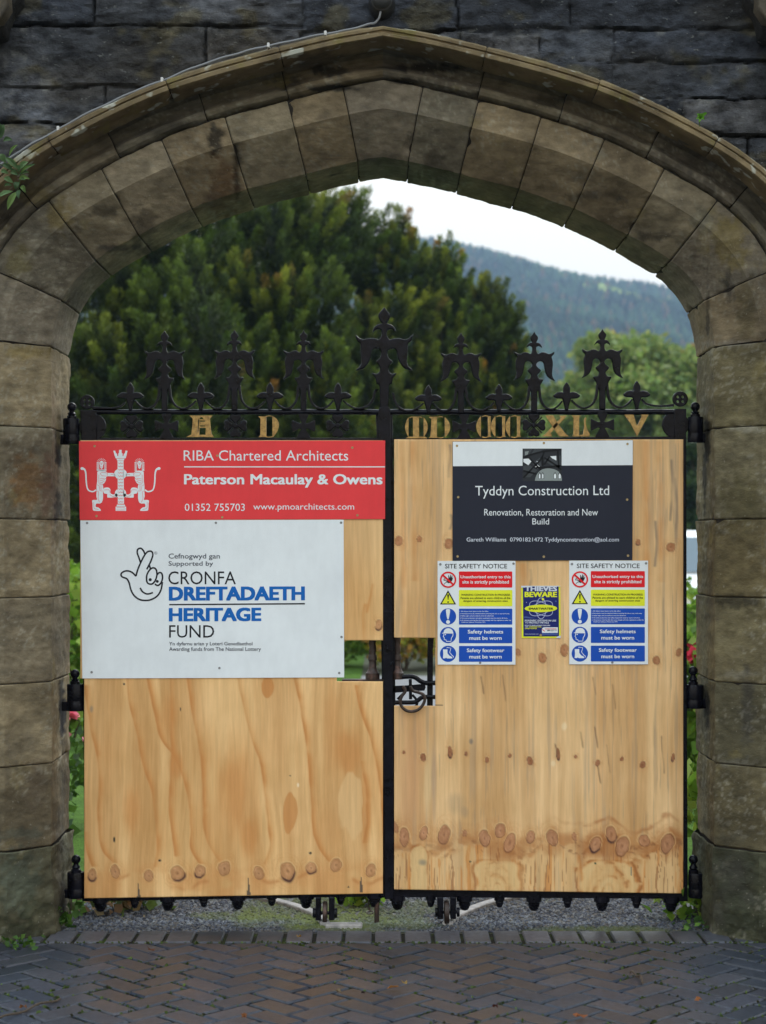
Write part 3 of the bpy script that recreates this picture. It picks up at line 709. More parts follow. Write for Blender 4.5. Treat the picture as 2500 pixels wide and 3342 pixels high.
def hinge(gate, bx, by, x0, x1, yt, yb, sx0, sx1, sy):
    """barrel with ball finial; bracket to the stone"""
    yc = .012; d = CD + yc; X0, Z0 = XZ((x0 + x1) / 2, yt, d); _, Z1 = XZ(x0, yb, d); r = (x1 - x0) / 2 * d / F
    mb = MB()
    zs = Z1 + (Z0 - Z1) * .36
    mb.lathe([(r * .97, Z1), (r, Z1 + .004), (r, zs - .003), (r * .955, zs), (r * .97, zs + .003), (r * .98, Z0 - .004), (r * .92, Z0)], X0, yc, 24)
    h = mb.build('hinge', M['iron'], gate, True)
    mb = MB(); bxw, bzw = XZ(bx, by, d); rb = 15.2 * d / F
    prof = [(rb * 1.05, Z0 - .001), (rb * 1.05, Z0 + .010), (rb * .75, Z0 + .014), (rb * .95, Z0 + .020), (rb * .55, bzw - rb * 1.05)]
    for k in range(9):
        q = -math.pi / 2 + .6 + (math.pi - .6) * k / 8; prof.append((rb * math.cos(q), bzw + rb * math.sin(q)))
    mb.lathe(prof, bxw, yc, 20); mb.build('ball_finial', M['iron'], h, True)
    mb = MB(); a, za = XZ(sx0, sy, d); b, zb = XZ(sx1, yb, d); mb.bbox(a, b, yc - .018, yc + .018, zb, za, .003); mb.build('hinge_bracket', M['iron'], h)
    return h
def pendant(gate, cx, yt, yb, hw):
    d = CD + .02; x, z0 = XZ(cx, yt, d); z1 = XZ(cx, yb, d)[1]; w_ = hw * d / F; H = z0 - z1; mb = MB()
    mb.lathe([(w_, z0 + .012), (w_, z0 - H * .22), (w_ * .72, z0 - H * .30), (w_ * .80, z0 - H * .38), (w_ * .70, z0 - H * .62), (w_ * .62, z0 - H * .66), (w_ * .60, z0 - H * .78), (w_ * .42, z0 - H * .93), (w_ * .12, z1)], x, .02, 18)
    return mb.build('pendant', M['iron'], gate, True)
def wheel(gate, cx, yw0, yw1, pl, pb, boss, by0, by1, half, fy0=2925):
    d = CD - .005; g_ = []
    br = MB()
    for a, b in pl:
        xa, za = XZ(a, fy0, d); xb, zb = XZ(b, pb, d); br.bbox(xa, xb, -.030, .020, zb, za, .003)
    bo = br.build('wheel_fork', M['iron'], gate)
    mb = MB(); xa, za = XZ(boss[0], by0, d); xb, zb = XZ(boss[1], by1, d); zc = (za + zb) / 2; r = (za - zb) / 2
    mb.lathe([(r * .9, xa), (r, xa + .003), (r, xa + .012), (r * .35, xa + .013), (r * .35, xb - .013), (r, xb - .012), (r, xb - .003), (r * .9, xb)], -.005, zc, 14, 'X'); mb.build('axle', M['iron'], bo, True)
    x, z0 = XZ(cx, yw0, d); z1 = XZ(cx, yw1, d)[1]; R_ = (z0 - z1) / 2; hw = half * d / F; zc = (z0 + z1) / 2
    mb = MB(); mb.lathe([(R_ * .55, x - hw), (R_ * .9, x - hw), (R_ * .97, x - hw * .8), (R_, x), (R_ * .97, x + hw * .8), (R_ * .9, x + hw), (R_ * .55, x + hw)], -.005, zc, 28, 'X')
    mb.build('wheel', M['rust'], bo, True)

# ---- left leaf
GL = thing('iron_gate', 'black iron gate leaf with gilt letters A D and the tall central spear', 'gate', (-.7, 0, .1))
flat('hinge_stile', [[(262, 1338), (316, 1338), (316, 1440), (291, 1440), (291, 2940), (276, 2940), (265, 1440)]], YI, M['iron'], GL, .04, .003)
flat('meeting_stile', [cr([(1234, 1345), (1238, 1331), (1248, 1327), (1262, 1327), (1271, 1331), (1274, 1345)], False, 3) + [(1276, 1440), (1283, 2200), (1286, 2935), (1255, 2935), (1251, 2200), (1240, 1440)]], -.0125, M['iron'], GL, .03, .003)
flat('rear_stile', [[(1226, 1340), (1262, 1340), (1268, 2200), (1262, 2930), (1240, 2930), (1246, 2200), (1230, 1440)]], .03, M['iron'], GL, .03, .002)
def round_rail(gate, x0, x1, y, r, name='top_rail'):
    d = CD + .018; a, z = XZ(x0, y, d); b, _ = XZ(x1, y, d); mb = MB(); n = 40
    mb.tube([(a + (b - a) * k / n, .018 + .0008 * math.sin(k * 1.7), z + .0009 * math.sin(k * .9)) for k in range(n + 1)], r, 14)
    return mb.build(name, M['iron'], gate, True)
round_rail(GL, 300, 1245, 1345, .0115)
rail(GL, 'band_rail', rect(300, 1429, 1250, 1442), YI + .002, .022)
rail(GL, 'bottom_rail', [(268, 2900), (1262, 2884), (1262, 2926), (268, 2942)], YI, .034)
# scroll end disc with four holes, and the half disc under the rail
flat('scroll_disc', [circ(284, 1312, 23.5, 26)] + [circ(284 + a, 1312 + b, 4.2, 10) for a, b in ((-8, -7), (8, -7), (-8, 8), (8, 8))], YI, M['iron'], GL, .02, .003)
flat('scroll_tail', stroke([(300, 1330), (340, 1332), (375, 1331), (395, 1325), (408, 1312)], [9, 6, 6, 6, 5]), YI - .003, M['iron'], GL, .022, .0015)
flat('half_disc', [circ(302, 1393, 44.5, 30)], YI + .006, M['iron'], GL, .012, .003)
for cx in (536.5, 765, 990.4): finial(GL, cx, 1 if cx < 600 else -1 if cx < 800 else 0)
for cx in (425, 655, 881, 1103): fleur(GL, cx)
for x0, x1 in ((552, 644), (781, 870), (1006, 1092)): scroll(GL, x0, x1)
for x0, x1 in ((521, 436), (749, 666), (974, 892)): scroll(GL, x0, x1)
scroll(GL, 1226, 1114, 0, 1275)
flat('central_spear', [mirror(CFIN, 1254, 2)], -.004, M['iron'], GL, .026, .005)
cross(GL, 543); cross(GL, 990.4); rosette(GL, 429, 1391); rosette(GL, 768, 1389); rosette(GL, 1102, 1389)
kg = 1 / 4.1375
G_ = lambda pts: [(600 + x * kg, 1330 + y * kg) for x, y in pts]
letter(GL, [G_([(75, 108), (385, 108), (352, 150), (358, 250), (372, 350), (405, 398), (30, 398), (100, 365), (112, 260), (120, 150)]), G_([(212, 275), (296, 275), (292, 368), (205, 368)]), G_([(212, 242), (288, 242), (286, 256), (212, 256)]), G_([(213, 176), (285, 176), (285, 191), (213, 191)]), G_(cr([(210, 158), (222, 136), (240, 130), (258, 142), (268, 160)], False, 3)), G_([(192, 165), (204, 150), (202, 250), (194, 335), (184, 330)])])
letter(GL, [G_([(1003, 118), (1112, 122), (1113, 380), (1120, 398), (1008, 398), (1032, 370), (1034, 150)])])
letter(GL, [G_(cr([(1196, 118), (1245, 145), (1278, 200), (1280, 260), (1255, 335), (1212, 388)], False, 3) + [(1196, 385)])])
flat('letter_link', stroke(G_([(1105, 122), (1150, 112), (1200, 122)]), 2.2, 2), YI - .002, M['gilt'], GL, .006); flat('letter_link', stroke(G_([(1105, 394), (1150, 399), (1212, 390)]), 2.4, 2), YI - .002, M['gilt'], GL, .006)
for cx, b in ((328, 1), (440, 0), (548, 1), (665, 0), (776, 1), (887, 0), (999, 1), (1112, 0), (1222, 1)):
    t = 2936 - (cx - 268) * 16 / 990
    pendant(GL, cx, t, t + (41 if b else 31), 26 if b else 17)
wheel(GL, 1061, 2941, 3020, ((1031, 1048), (1074, 1092)), 3000, (1021, 1101), 2963, 2996, 7)
mb = MB(); x, z = XZ(1229.5, 2925, CD); mb.tube([(x, .01, z), (x, .01, XZ(0, 3011, CD + .01)[1])], .0105, 12)
mb.build('drop_bolt', M['rust'], GL, True)
mb = MB(); x, z = XZ(1205, 2930, CD); mb.tube([(x - .004, .03, z), (x - .002, .03, z - .04), (x + .004, .03, z - .062)], .003, 6)
mb.tube([(x + .003 + .014 * math.cos(q), .03 + .008 * math.sin(q), z - .067 + .004 * math.sin(q)) for q in np.linspace(0, 2 * math.pi, 16)[:-1]], .0025, 6, True); mb.build('bolt_ring', M['rust'], GL, True)
hinge(GL, 234.3, 1328.7, 205, 260, 1366, 1451, 194, 240, 1419); hinge(GL, 244.7, 2199.4, 218, 273, 2232, 2319.5, 203, 245, 2289); hinge(GL, 248, 2804.8, 219, 275.5, 2845.6, 2929, 207, 245, 2902)
# ---- right leaf
GR = thing('iron_gate', 'black iron gate leaf with gilt letters MD CCC XL V and a ring latch', 'gate', (.7, 0, .1))
flat('hinge_stile', [[(2201, 1334), (2240, 1334), (2242, 2200), (2245, 2942), (2216, 2942), (2216, 1440), (2201, 1440)]], YI, M['iron'], GR, .04, .003)
flat('meeting_stile', [[(1270, 1345), (1281, 1345), (1290, 2200), (1294, 2930), (1275, 2930), (1275, 2200)]], .012, M['iron'], GR, .03, .002)
round_rail(GR, 1274, 2215, 1345, .0115)
rail(GR, 'band_rail', [(1276, 1431), (2210, 1424), (2210, 1436), (1276, 1443)], YI + .002, .022)
rail(GR, 'bottom_rail', [(1284, 2880), (2242, 2896), (2242, 2934), (1284, 2928)], YI, .034)
flat('scroll_disc', [circ(2221, 1302, 25, 26)] + [circ(2221 + a, 1302 + b, 4.6, 10) for a, b in ((-8, -7), (8, -7), (-8, 8), (8, 8))], YI, M['iron'], GR, .02, .003)
flat('scroll_tail', stroke([(2200, 1322), (2160, 1325), (2125, 1322), (2105, 1314), (2095, 1302)], [9, 6, 6, 6, 5]), YI - .003, M['iron'], GR, .022, .0015)
flat('half_disc', [circ(2205, 1386, 44, 30)], YI + .006, M['iron'], GR, .012, .003)
for cx, dy in ((1504.4, 8), (1744, 5), (1966.5, -4)): finial(GR, cx, dy)
for cx, dy in ((1398, 8), (1628.8, 5), (1849.8, -1), (2079, -5)): fleur(GR, cx, dy)
for x0, x1, dy in ((1281, 1388, 8), (1520, 1618, 6), (1760, 1839, 2), (1982, 2068, -4)): scroll(GR, x0, x1, dy, 1280 if x0 < 1300 else 1258)
for x0, x1, dy in ((1489, 1409, 8), (1728, 1640, 4), (1951, 1861, -2)): scroll(GR, x0, x1, dy)
cross(GR, 1515, 2); cross(GR, 1966.5, -4); rosette(GR, 1743, 1387)
kd = 1 / 3.761
D_ = lambda pts: [(1280 + x * kd, 1280 + y * kd) for x, y in pts]
def crescent(xo, xi, y0, y1, rev=False):
    n = 10; o = []
    for k in range(n + 1):
        t = k / n; y = y0 + (y1 - y0) * t; o.append((xi + (xo - xi) * math.sin(math.pi * (.06 + .88 * t)) ** .75, y))
    return o
letter(GR, [D_(crescent(158, 218, 308, 548))]); letter(GR, [D_([(255, 303), (328, 303), (331, 552), (255, 552)])]); letter(GR, [D_(crescent(437, 366, 308, 548))])
flat('letter_link', stroke(D_([(212, 316), (236, 304), (290, 306), (345, 304), (370, 316)]), 2.6, 2), YI - .002, M['gilt'], GR, .006); flat('letter_link', [D_([(165, 566), (195, 545), (400, 545), (428, 560), (425, 567)])], YI - .005, M['gilt'], GR, .008)
letter(GR, [D_([(448, 302), (550, 302), (548, 540), (566, 562), (446, 562), (470, 540), (482, 330)])]); letter(GR, [D_(crescent(712, 620, 303, 557))])
flat('letter_link', stroke(D_([(545, 312), (585, 298), (625, 306)]), 2.4, 2), YI - .002, M['gilt'], GR, .006); flat('letter_link', stroke(D_([(555, 556), (590, 561), (630, 553)]), 2.4, 2), YI - .002, M['gilt'], GR, .006)
for xo, xi, s0, s1 in ((1032, 1112, 1178, 1206), (1211, 1290, 1354, 1384), (1391, 1470, 1535, 1570)):
    letter(GR, [D_(crescent(xo, xi, 292, 553))]); letter(GR, [D_([(s0 - 4, 296), (s1 + 4, 294), (s1, 530), (s1 + 14, 545), (s0 - 14, 552), (s0, 525)])])
    flat('letter_link', stroke(D_([(xi - 8, 300), ((xi + s0) / 2, 288), (s0 + 8, 300)]), 3, 2), YI - .002, M['gilt'], GR, .006); flat('letter_link', stroke(D_([(xi - 8, 548), ((xi + s0) / 2, 556), (s0 + 4, 546)]), 3, 2), YI - .002, M['gilt'], GR, .006)
ke = 1 / 2.758
E_ = lambda pts: [(1700 + x * ke, 1050 + y * ke) for x, y in pts]
letter(GR, [E_([(222, 842), (290, 842), (338, 925), (400, 1005), (432, 1032), (345, 1032), (300, 968), (250, 890)])])
letter(GR, [E_([(345, 845), (415, 845), (385, 880), (318, 948), (268, 1005), (282, 1032), (188, 1032), (222, 1010), (300, 925), (362, 865)])])
letter(GR, [E_([(455, 843), (540, 843), (526, 862), (524, 1022), (560, 1015), (572, 930), (568, 880), (582, 858), (590, 868), (584, 900), (592, 960), (620, 1010), (616, 1032), (462, 1032), (474, 1012), (474, 862)])])
letter(GR, [E_([(932, 836), (1014, 836), (1046, 940), (1088, 852), (1080, 836), (1150, 836), (1100, 930), (1046, 1032), (990, 920)])])
for cx, b in ((1297, 1), (1406, 0), (1516, 1), (1630, 0), (1742, 1), (1852, 0), (1964, 1), (2077, 0), (2190, 1)):
    t = 2929 + (cx - 1284) * 6 / 960
    pendant(GR, cx, t, t + (41 if b else 31), 26 if b else 17)
wheel(GR, 1457.5, 2938, 3018, ((1427, 1446), (1469, 1488)), 2996, (1420, 1500), 2962, 2992, 8)
hinge(GR, 2269.3, 1327.4, 2244, 2296, 1361, 1445, 2262, 2303, 1415); hinge(GR, 2262.4, 2189.5, 2239.6, 2297, 2234, 2311, 2265, 2306, 2280); hinge(GR, 2263, 2805, 2246, 2301, 2848, 2928, 2268, 2308, 2900)
# twisted balusters beside the meeting stiles, lock bars and the ring handle
kl = 1 / 4.1375
L_ = lambda x, y: (1080 + x * kl, 2050 + y * kl)
def baluster(gate, zx, ytop, kdy, wide):
    d = CD + .03; cx, _ = L_(zx, 0); x, _z = XZ(cx, 1770, d); zz = lambda y: XZ(0, L_(0, y)[1], d)[1]; k = kl * d / F
    vs = []; fs = []; n = 16; m = 60; zt = XZ(0, 1450, d)[1]; zb = zz(400 + kdy)
    for i in range(m + 1):
        z = zb + (zt - zb) * i / m
        for q in range(n):
            a = 2 * math.pi * q / n; r = 46 * k * (1 + .16 * math.cos(3 * (a - (z - zb) * 55)))
            vs.append((x + r * math.cos(a), .03 + r * math.sin(a), z))
    for i in range(m):
        for q in range(n): fs.append((i * n + q, i * n + (q + 1) % n, (i + 1) * n + (q + 1) % n, (i + 1) * n + q))
    mb = MB(); mb.add(vs, fs)
    mb.lathe([(52 * k, zb + .012), (60 * k, zb), (60 * k, zz(435 + kdy)), (50 * k, zz(445 + kdy)), (52 * k, zz(460 + kdy)), (56 * k, zz(540 + kdy)), (76 * k, zz(590 + kdy)), (wide * k, zz(605 + kdy)), (wide * k, zz(690 + kdy))], x, .03, 18)
    return mb.build('twisted_baluster', M['rust'], gate, True)
baluster(GL, 562, 170, 0, 96); baluster(GR, 893, 150, -2, 90)
rail(GL, 'lock_rail', [L_(150, 695), L_(720, 695), L_(720, 730), L_(150, 730)], .010, .05, .003, 'rust')
def tubepx(name, gate, pts, r, y, m='iron', closed=False, sm=4):
    mb = MB(); P = []
    for p in cr(pts, closed, sm):
        yy = y if len(p) < 3 else p[2]; px, py = L_(p[0], p[1]); xx, zz = XZ(px, py, CD + yy); P.append((xx, yy, zz))
    mb.tube(P, r * kl * CD / F, 10, closed); return mb.build(name, M[m], gate, True)
tubepx('lock_rail', GR, [(830, 662), (1000, 655), (1090, 652), (1150, 672), (1210, 715), (1290, 742), (1420, 738)], 33, .02)
tubepx('lock_rail', GR, [(830, 1004), (1000, 1004), (1130, 1000), (1175, 975), (1225, 938), (1290, 928), (1420, 930)], 30, .02)
rail(GR, 'lock_bar', [L_(1310, 120), L_(1392, 120), L_(1378, 300), L_(1376, 1090), L_(1298, 1090), L_(1302, 300)], .034, .012)
rail(GR, 'latch_plate', [L_(832, 782), L_(1000, 775), L_(1270, 752), L_(1280, 800), L_(1262, 845), L_(1160, 850), L_(1000, 862), L_(832, 875)], .012, .008, .001)
tubepx('latch_link', GR, [(1072, 690), (1074, 800), (1076, 960)], 22, .0, 'iron')
tubepx('latch_hook', GR, [(1100, 900), (1150, 960), (1165, 1020), (1120, 1090)], 17, .03)
tubepx('latch_hook', GR, [(900, 960), (960, 900), (1010, 850)], 17, .03)
tubepx('ring_handle', GR, [(975, 785), (1005, 850), (958, 920), (936, 990), (958, 1062), (1018, 1112), (1090, 1126), (1172, 1106), (1232, 1050), (1268, 970), (1250, 900), (1180, 868), (1108, 846), (1072, 785)], 21, -.035, 'rust', False, 4)

# ================================================================== PLYWOOD BOARDS
def paint_board(step, x0, y0, x1, y1, inside, painter, tl):
    """front face as a fine grid whose colours are the wood itself (grain, knots, streaks)"""
    nx = int((x1 - x0) / step) + 1; ny = int((y1 - y0) / step) + 1
    U, V_ = np.meshgrid(np.linspace(0, 1, nx), np.linspace(0, 1, ny))
    px = x0 + U * (x1 - x0); py = y0 + V_ * (y1 - y0)
    pyw = py + tl(px, V_)
    c = painter(px, py)
    yf = -.014; d = CD + yf
    X = (px - HX) * d / F; Z = EYE + (HY - pyw) * d / F
    keep = inside(px, py); q = keep[:-1, :-1] & keep[1:, 1:] & keep[1:, :-1] & keep[:-1, 1:]
    idx = np.arange(nx * ny).reshape(ny, nx)
    Ff = np.stack([idx[:-1, :-1][q], idx[1:, :-1][q], idx[1:, 1:][q], idx[:-1, 1:][q]], 1)
    E = np.concatenate([Ff[:, [0, 1]], Ff[:, [1, 2]], Ff[:, [2, 3]], Ff[:, [3, 0]]]); key = E.astype(np.int64)
    kk = np.sort(key, 1); code = kk[:, 0] * (nx * ny) + kk[:, 1]; _, inv, cnt = np.unique(code, return_inverse=True, return_counts=True)
    B = E[cnt[inv] == 1]
    N = nx * ny; V = np.concatenate([np.stack([X.ravel(), np.full(N, yf), Z.ravel()], 1), np.stack([X.ravel(), np.full(N, yf + .016), Z.ravel()], 1)])
    S = np.stack([B[:, 1], B[:, 0], B[:, 0] + N, B[:, 1] + N], 1)
    back = Ff[:, ::-1] + N
    cc = lin(np.clip(c, 0, 255)).reshape(-1, 3) / 0.80
    return mesh_np('board', V, np.concatenate([Ff, S, back]), np.concatenate([cc, cc * .8]))

def mixc(c, col, m): return c * (1 - m[..., None]) + np.array(col, float) * m[..., None]
def wood_base(px, py, seed, lo, hi):
    wob = (fbm(px / 300, py / 500, seed + 9, 3) - .5) * 60
    t = fbm((px + wob) / 46, py / 900, seed, 5); c = np.array(lo, float) + (np.array(hi, float) - np.array(lo, float)) * sstep(.3, .7, t)[..., None]
    f = fbm((px + wob) / 5, py / 240, seed + 3, 3) - .5; c = c + f[..., None] * np.array([15, 15, 14])
    f2 = fbm(px / 2.2, py / 60, seed + 5, 2) - .5; c = c + f2[..., None] * np.array([7, 7, 7])
    b = fbm(px / 160, py / 160, seed + 7, 4) - .5; return c + b[..., None] * np.array([26, 28, 30])
def vline(c, px, py, pts, wl, wr, col, a=1.0, seed=0):
    """a late-wood line: sharp on one side, soft on the other"""
    P = np.array(sorted(cr(pts, False, 6), key=lambda p: p[1])); x = np.interp(py, P[:, 1], P[:, 0]) + (fbm(py / 60, py * 0 + seed, seed, 3) - .5) * 7
    dx = px - x; ok = sstep(P[0, 1] - 4, P[0, 1] + 4, py) * sstep(P[-1, 1] + 4, P[-1, 1] - 4, py)
    m = np.where(dx < 0, np.exp(-(dx / wl) ** 2), np.exp(-(dx / wr) ** 2)) * ok * a * (.45 + .75 * sstep(.25, .75, fbm(py / 70, px / 400 + seed, seed + 2, 3)))
    return mixc(c, col, m)
def blob(c, px, py, cx, cy, rx, ry, col, a, seed=0, hard=False):
    r = np.hypot((px - cx) / rx, (py - cy) / ry) + (fbm(px / 30, py / 120, seed + 60, 3) - .5) * .8
    return mixc(c, col, (sstep(1.06, .92, r) if hard else sstep(1.2, .35, r)) * a)
def knot(c, px, py, cx, cy, rx, ry, inner=(172, 126, 86), ring=(106, 64, 42), halo=(188, 136, 80), dark=0.5, s=0):
    rr_ = random.Random(int(s * 13 + cx)); rot = rr_.uniform(-.35, .35); rx *= rr_.uniform(.92, 1.12); ry *= rr_.uniform(.9, 1.1); tone = rr_.uniform(-.5, 1)
    x = (px - cx) * math.cos(rot) + (py - cy) * math.sin(rot); y = -(px - cx) * math.sin(rot) + (py - cy) * math.cos(rot)
    near = np.hypot(x / rx, y / ry) < 4
    if not near.any(): return c
    o = c.copy(); c = c[near]; x = x[near]; y = y[near]; pxx = px[near]; pyy = py[near]
    ang = np.arctan2(y, x); r = np.hypot(x / rx, y / ry) * (1 + .34 * (fbm(np.cos(ang) * 1.3 + 5 + s, np.sin(ang) * 1.3 + 5, 70 + s, 3) - .5))
    nz = fbm(pxx / 9, pyy / 13, 90 + s, 3)
    c = mixc(c, halo, np.exp(-np.maximum(r - 1, 0) * 1.7) * .42 * sstep(.25, .7, nz))
    for q in (1.35, 1.75, 2.2):                                          # grain parting round the knot
        c = mixc(c, (176, 116, 64), np.exp(-((r - q - .5 * (nz - .5)) / .09) ** 2) * .42 * sstep(-.4, .8, np.abs(np.cos(ang))) / q)
    c = mixc(c, (216, 186, 138), np.exp(-((r - 1.22) / .10) ** 2) * .5 * sstep(.8, -.2, np.sin(ang)))
    c = mixc(c, ring, np.exp(-((r - 1.02) / .10) ** 2) * (.42 + .55 * dark * sstep(-.4, .9, np.sin(ang) + nz - .5)))
    tex = .5 + .5 * np.cos(r * 9 + 5 * nz); ic = np.array(inner, float) + tone * np.array([8, 6, 4]) + (tex[..., None] - .5) * np.array([11, 10, 8]) + (nz[..., None] - .5) * 34
    ins = sstep(1.03, .88, r); c = c * (1 - ins[..., None]) + ic * ins[..., None]
    if dark > .7: c = mixc(c, (56, 34, 34), np.exp(-((r - 1.10) / .16) ** 2) * sstep(.2, .9, np.sin(ang + .3 * tone)) * .85)
    o[near] = mixc(c, (96, 62, 42), sstep(.2, .03, r) * .5); return o

def paint_left(px, py):
    c = wood_base(px, py, 1, (192, 148, 96), (214, 174, 121))
    z = lambda x, y: (270 + x / 1.6717, 2200 + y / 1.6717); Z = lambda pts: [z(*p) for p in pts]
    O = (186, 124, 66)
    c = mixc(c, (190, 134, 78), .30 * sstep(.5, .75, fbm(px / 60, py / 380, 11, 3)) * sstep(2300, 2500, py) * sstep(2900, 2700, py))
    for cx, cy, rx, ry, a in ((265, 760, 60, 180, .5), (830, 640, 75, 240, .5), (470, 240, 60, 150, .35), (515, 500, 40, 90, .55), (1440, 430, 80, 140, .5), (900, 900, 60, 140, .5), (1540, 760, 35, 260, .5), (1010, 70, 34, 60, .75), (1130, 770, 38, 118, .65), (1360, 300, 50, 300, .3)):
        x, y = z(cx, cy); c = blob(c, px, py, x, y, rx / 1.67, ry / 1.67, (184, 122, 66), a, int(cx), hard=cx in (1130, 1010))
    x, y = z(1460, 720); c = blob(c, px, py, x, y, 40, 110, (208, 170, 120), .8, 3, True)
    for pts in ([(10, 60), (40, 260), (75, 420), (92, 600), (86, 800), (105, 950), (170, 1030)], [(243, 20), (255, 160), (300, 330), (330, 500), (378, 640), (398, 800), (405, 960), (390, 1060)],
                [(352, 20), (385, 170), (430, 350), (500, 450), (550, 560), (580, 700), (592, 850), (590, 960), (640, 1045)], [(480, 20), (482, 300), (490, 420), (478, 640), (478, 800), (505, 1000)],
                [(572, 20), (590, 170), (640, 420), (655, 620), (665, 850), (700, 960), (760, 1045)], [(848, 20), (875, 170), (925, 360), (975, 500), (1000, 700), (1018, 860), (1022, 960), (990, 1050)],
                [(1158, 20), (1185, 170), (1225, 400), (1245, 650), (1258, 850), (1290, 960), (1345, 1040)], [(1490, 60), (1520, 200), (1580, 380), (1615, 560), (1632, 720), (1640, 900)],
                [(8, 860), (20, 960), (55, 1050)], [(1520, 480), (1545, 640), (1550, 800), (1530, 940)]):
        c = vline(c, px, py, Z(pts), 3.2, 15, O, .62, int(pts[0][0])); c = vline(c, px, py, Z(pts), 2.6, 5.0, (172, 110, 58), .34, int(pts[0][0]))
    c = mixc(c, (188, 128, 74), sstep(2800, 2880, py) * .35 * sstep(.35, .6, fbm(px / 70, py / 60, 17, 3)))
    # flowing bands between the knots at the foot of the board
    band = 2862 + 22 * np.sin(px / 47 + 1.3) + (fbm(px / 50, py * 0, 19, 2) - .5) * 40
    c = mixc(c, (168, 104, 56), np.exp(-((py - band - 14) / 7) ** 2) * .45 * sstep(.35, .6, fbm(px / 60, py / 60, 23, 2)))
    for kx, ky, rx, ry, dk in ((52, 1095, 24, 31, .8), (178, 1080, 25, 34, .3), (360, 1105, 22, 29, .5), (518, 1095, 31, 42, .9), (638, 1082, 27, 33, .9), (773, 1070, 27, 34, .3), (960, 1100, 25, 33, .4), (1120, 1090, 34, 46, .95), (1246, 1075, 27, 32, .9), (1382, 1060, 27, 34, .3), (1572, 1095, 26, 34, .3)):
        x, y = z(kx, ky); c = knot(c, px, py, x, y, rx / 1.67, ry / 1.67, dark=dk, s=kx)
    for kx, a, b in ((300, 1140, 1215), (900, 1110, 1205), (1515, 1105, 1200)):
        x0, y0 = z(kx, a); y1 = z(kx, b)[1]; wd = 5 * np.clip((py - y0) / (y1 - y0), 0, 1); c = mixc(c, (74, 66, 58), ((np.abs(px - x0 - wd / 2 - 1) < wd) & (py > y0) & (py < y1 + 9)) * .85)
    for kx, ky, r in ((172, 905, 3.2), (226, 55, 3), (420, 1022, 4), (1242, 992, 4), (534, 192, 2), (1450, 1185, 3), (1132, 560, 2)):
        x, y = z(kx, ky); c = mixc(c, (30, 34, 30), sstep(1.3, .7, np.hypot((px - x) / r, (py - y) / (r * (2.6 if kx in (172, 534) else 1)))) * .9)
    c = blob(c, px, py, *z(48, 190), 7, 14, (120, 116, 112), .5); c = blob(c, px, py, *z(1175, 612), 5, 9, (225, 205, 175), .9)
    # the strip right of the white sign
    for kx, ky, rx, ry, dk in ((1236, 2040, 10, 15, .9),): c = knot(c, px, py, kx, ky, rx, ry, dark=dk)
    c = vline(c, px, py, [(1190, 1970), (1184, 2010), (1188, 2090)], 3, 10, O, .6, 4); c = vline(c, px, py, [(1216, 1905), (1205, 1960), (1196, 2000)], 3, 6, O, .5, 5)
    c = mixc(c, (206, 178, 138), .35 * sstep(1960, 1700, py)); return c

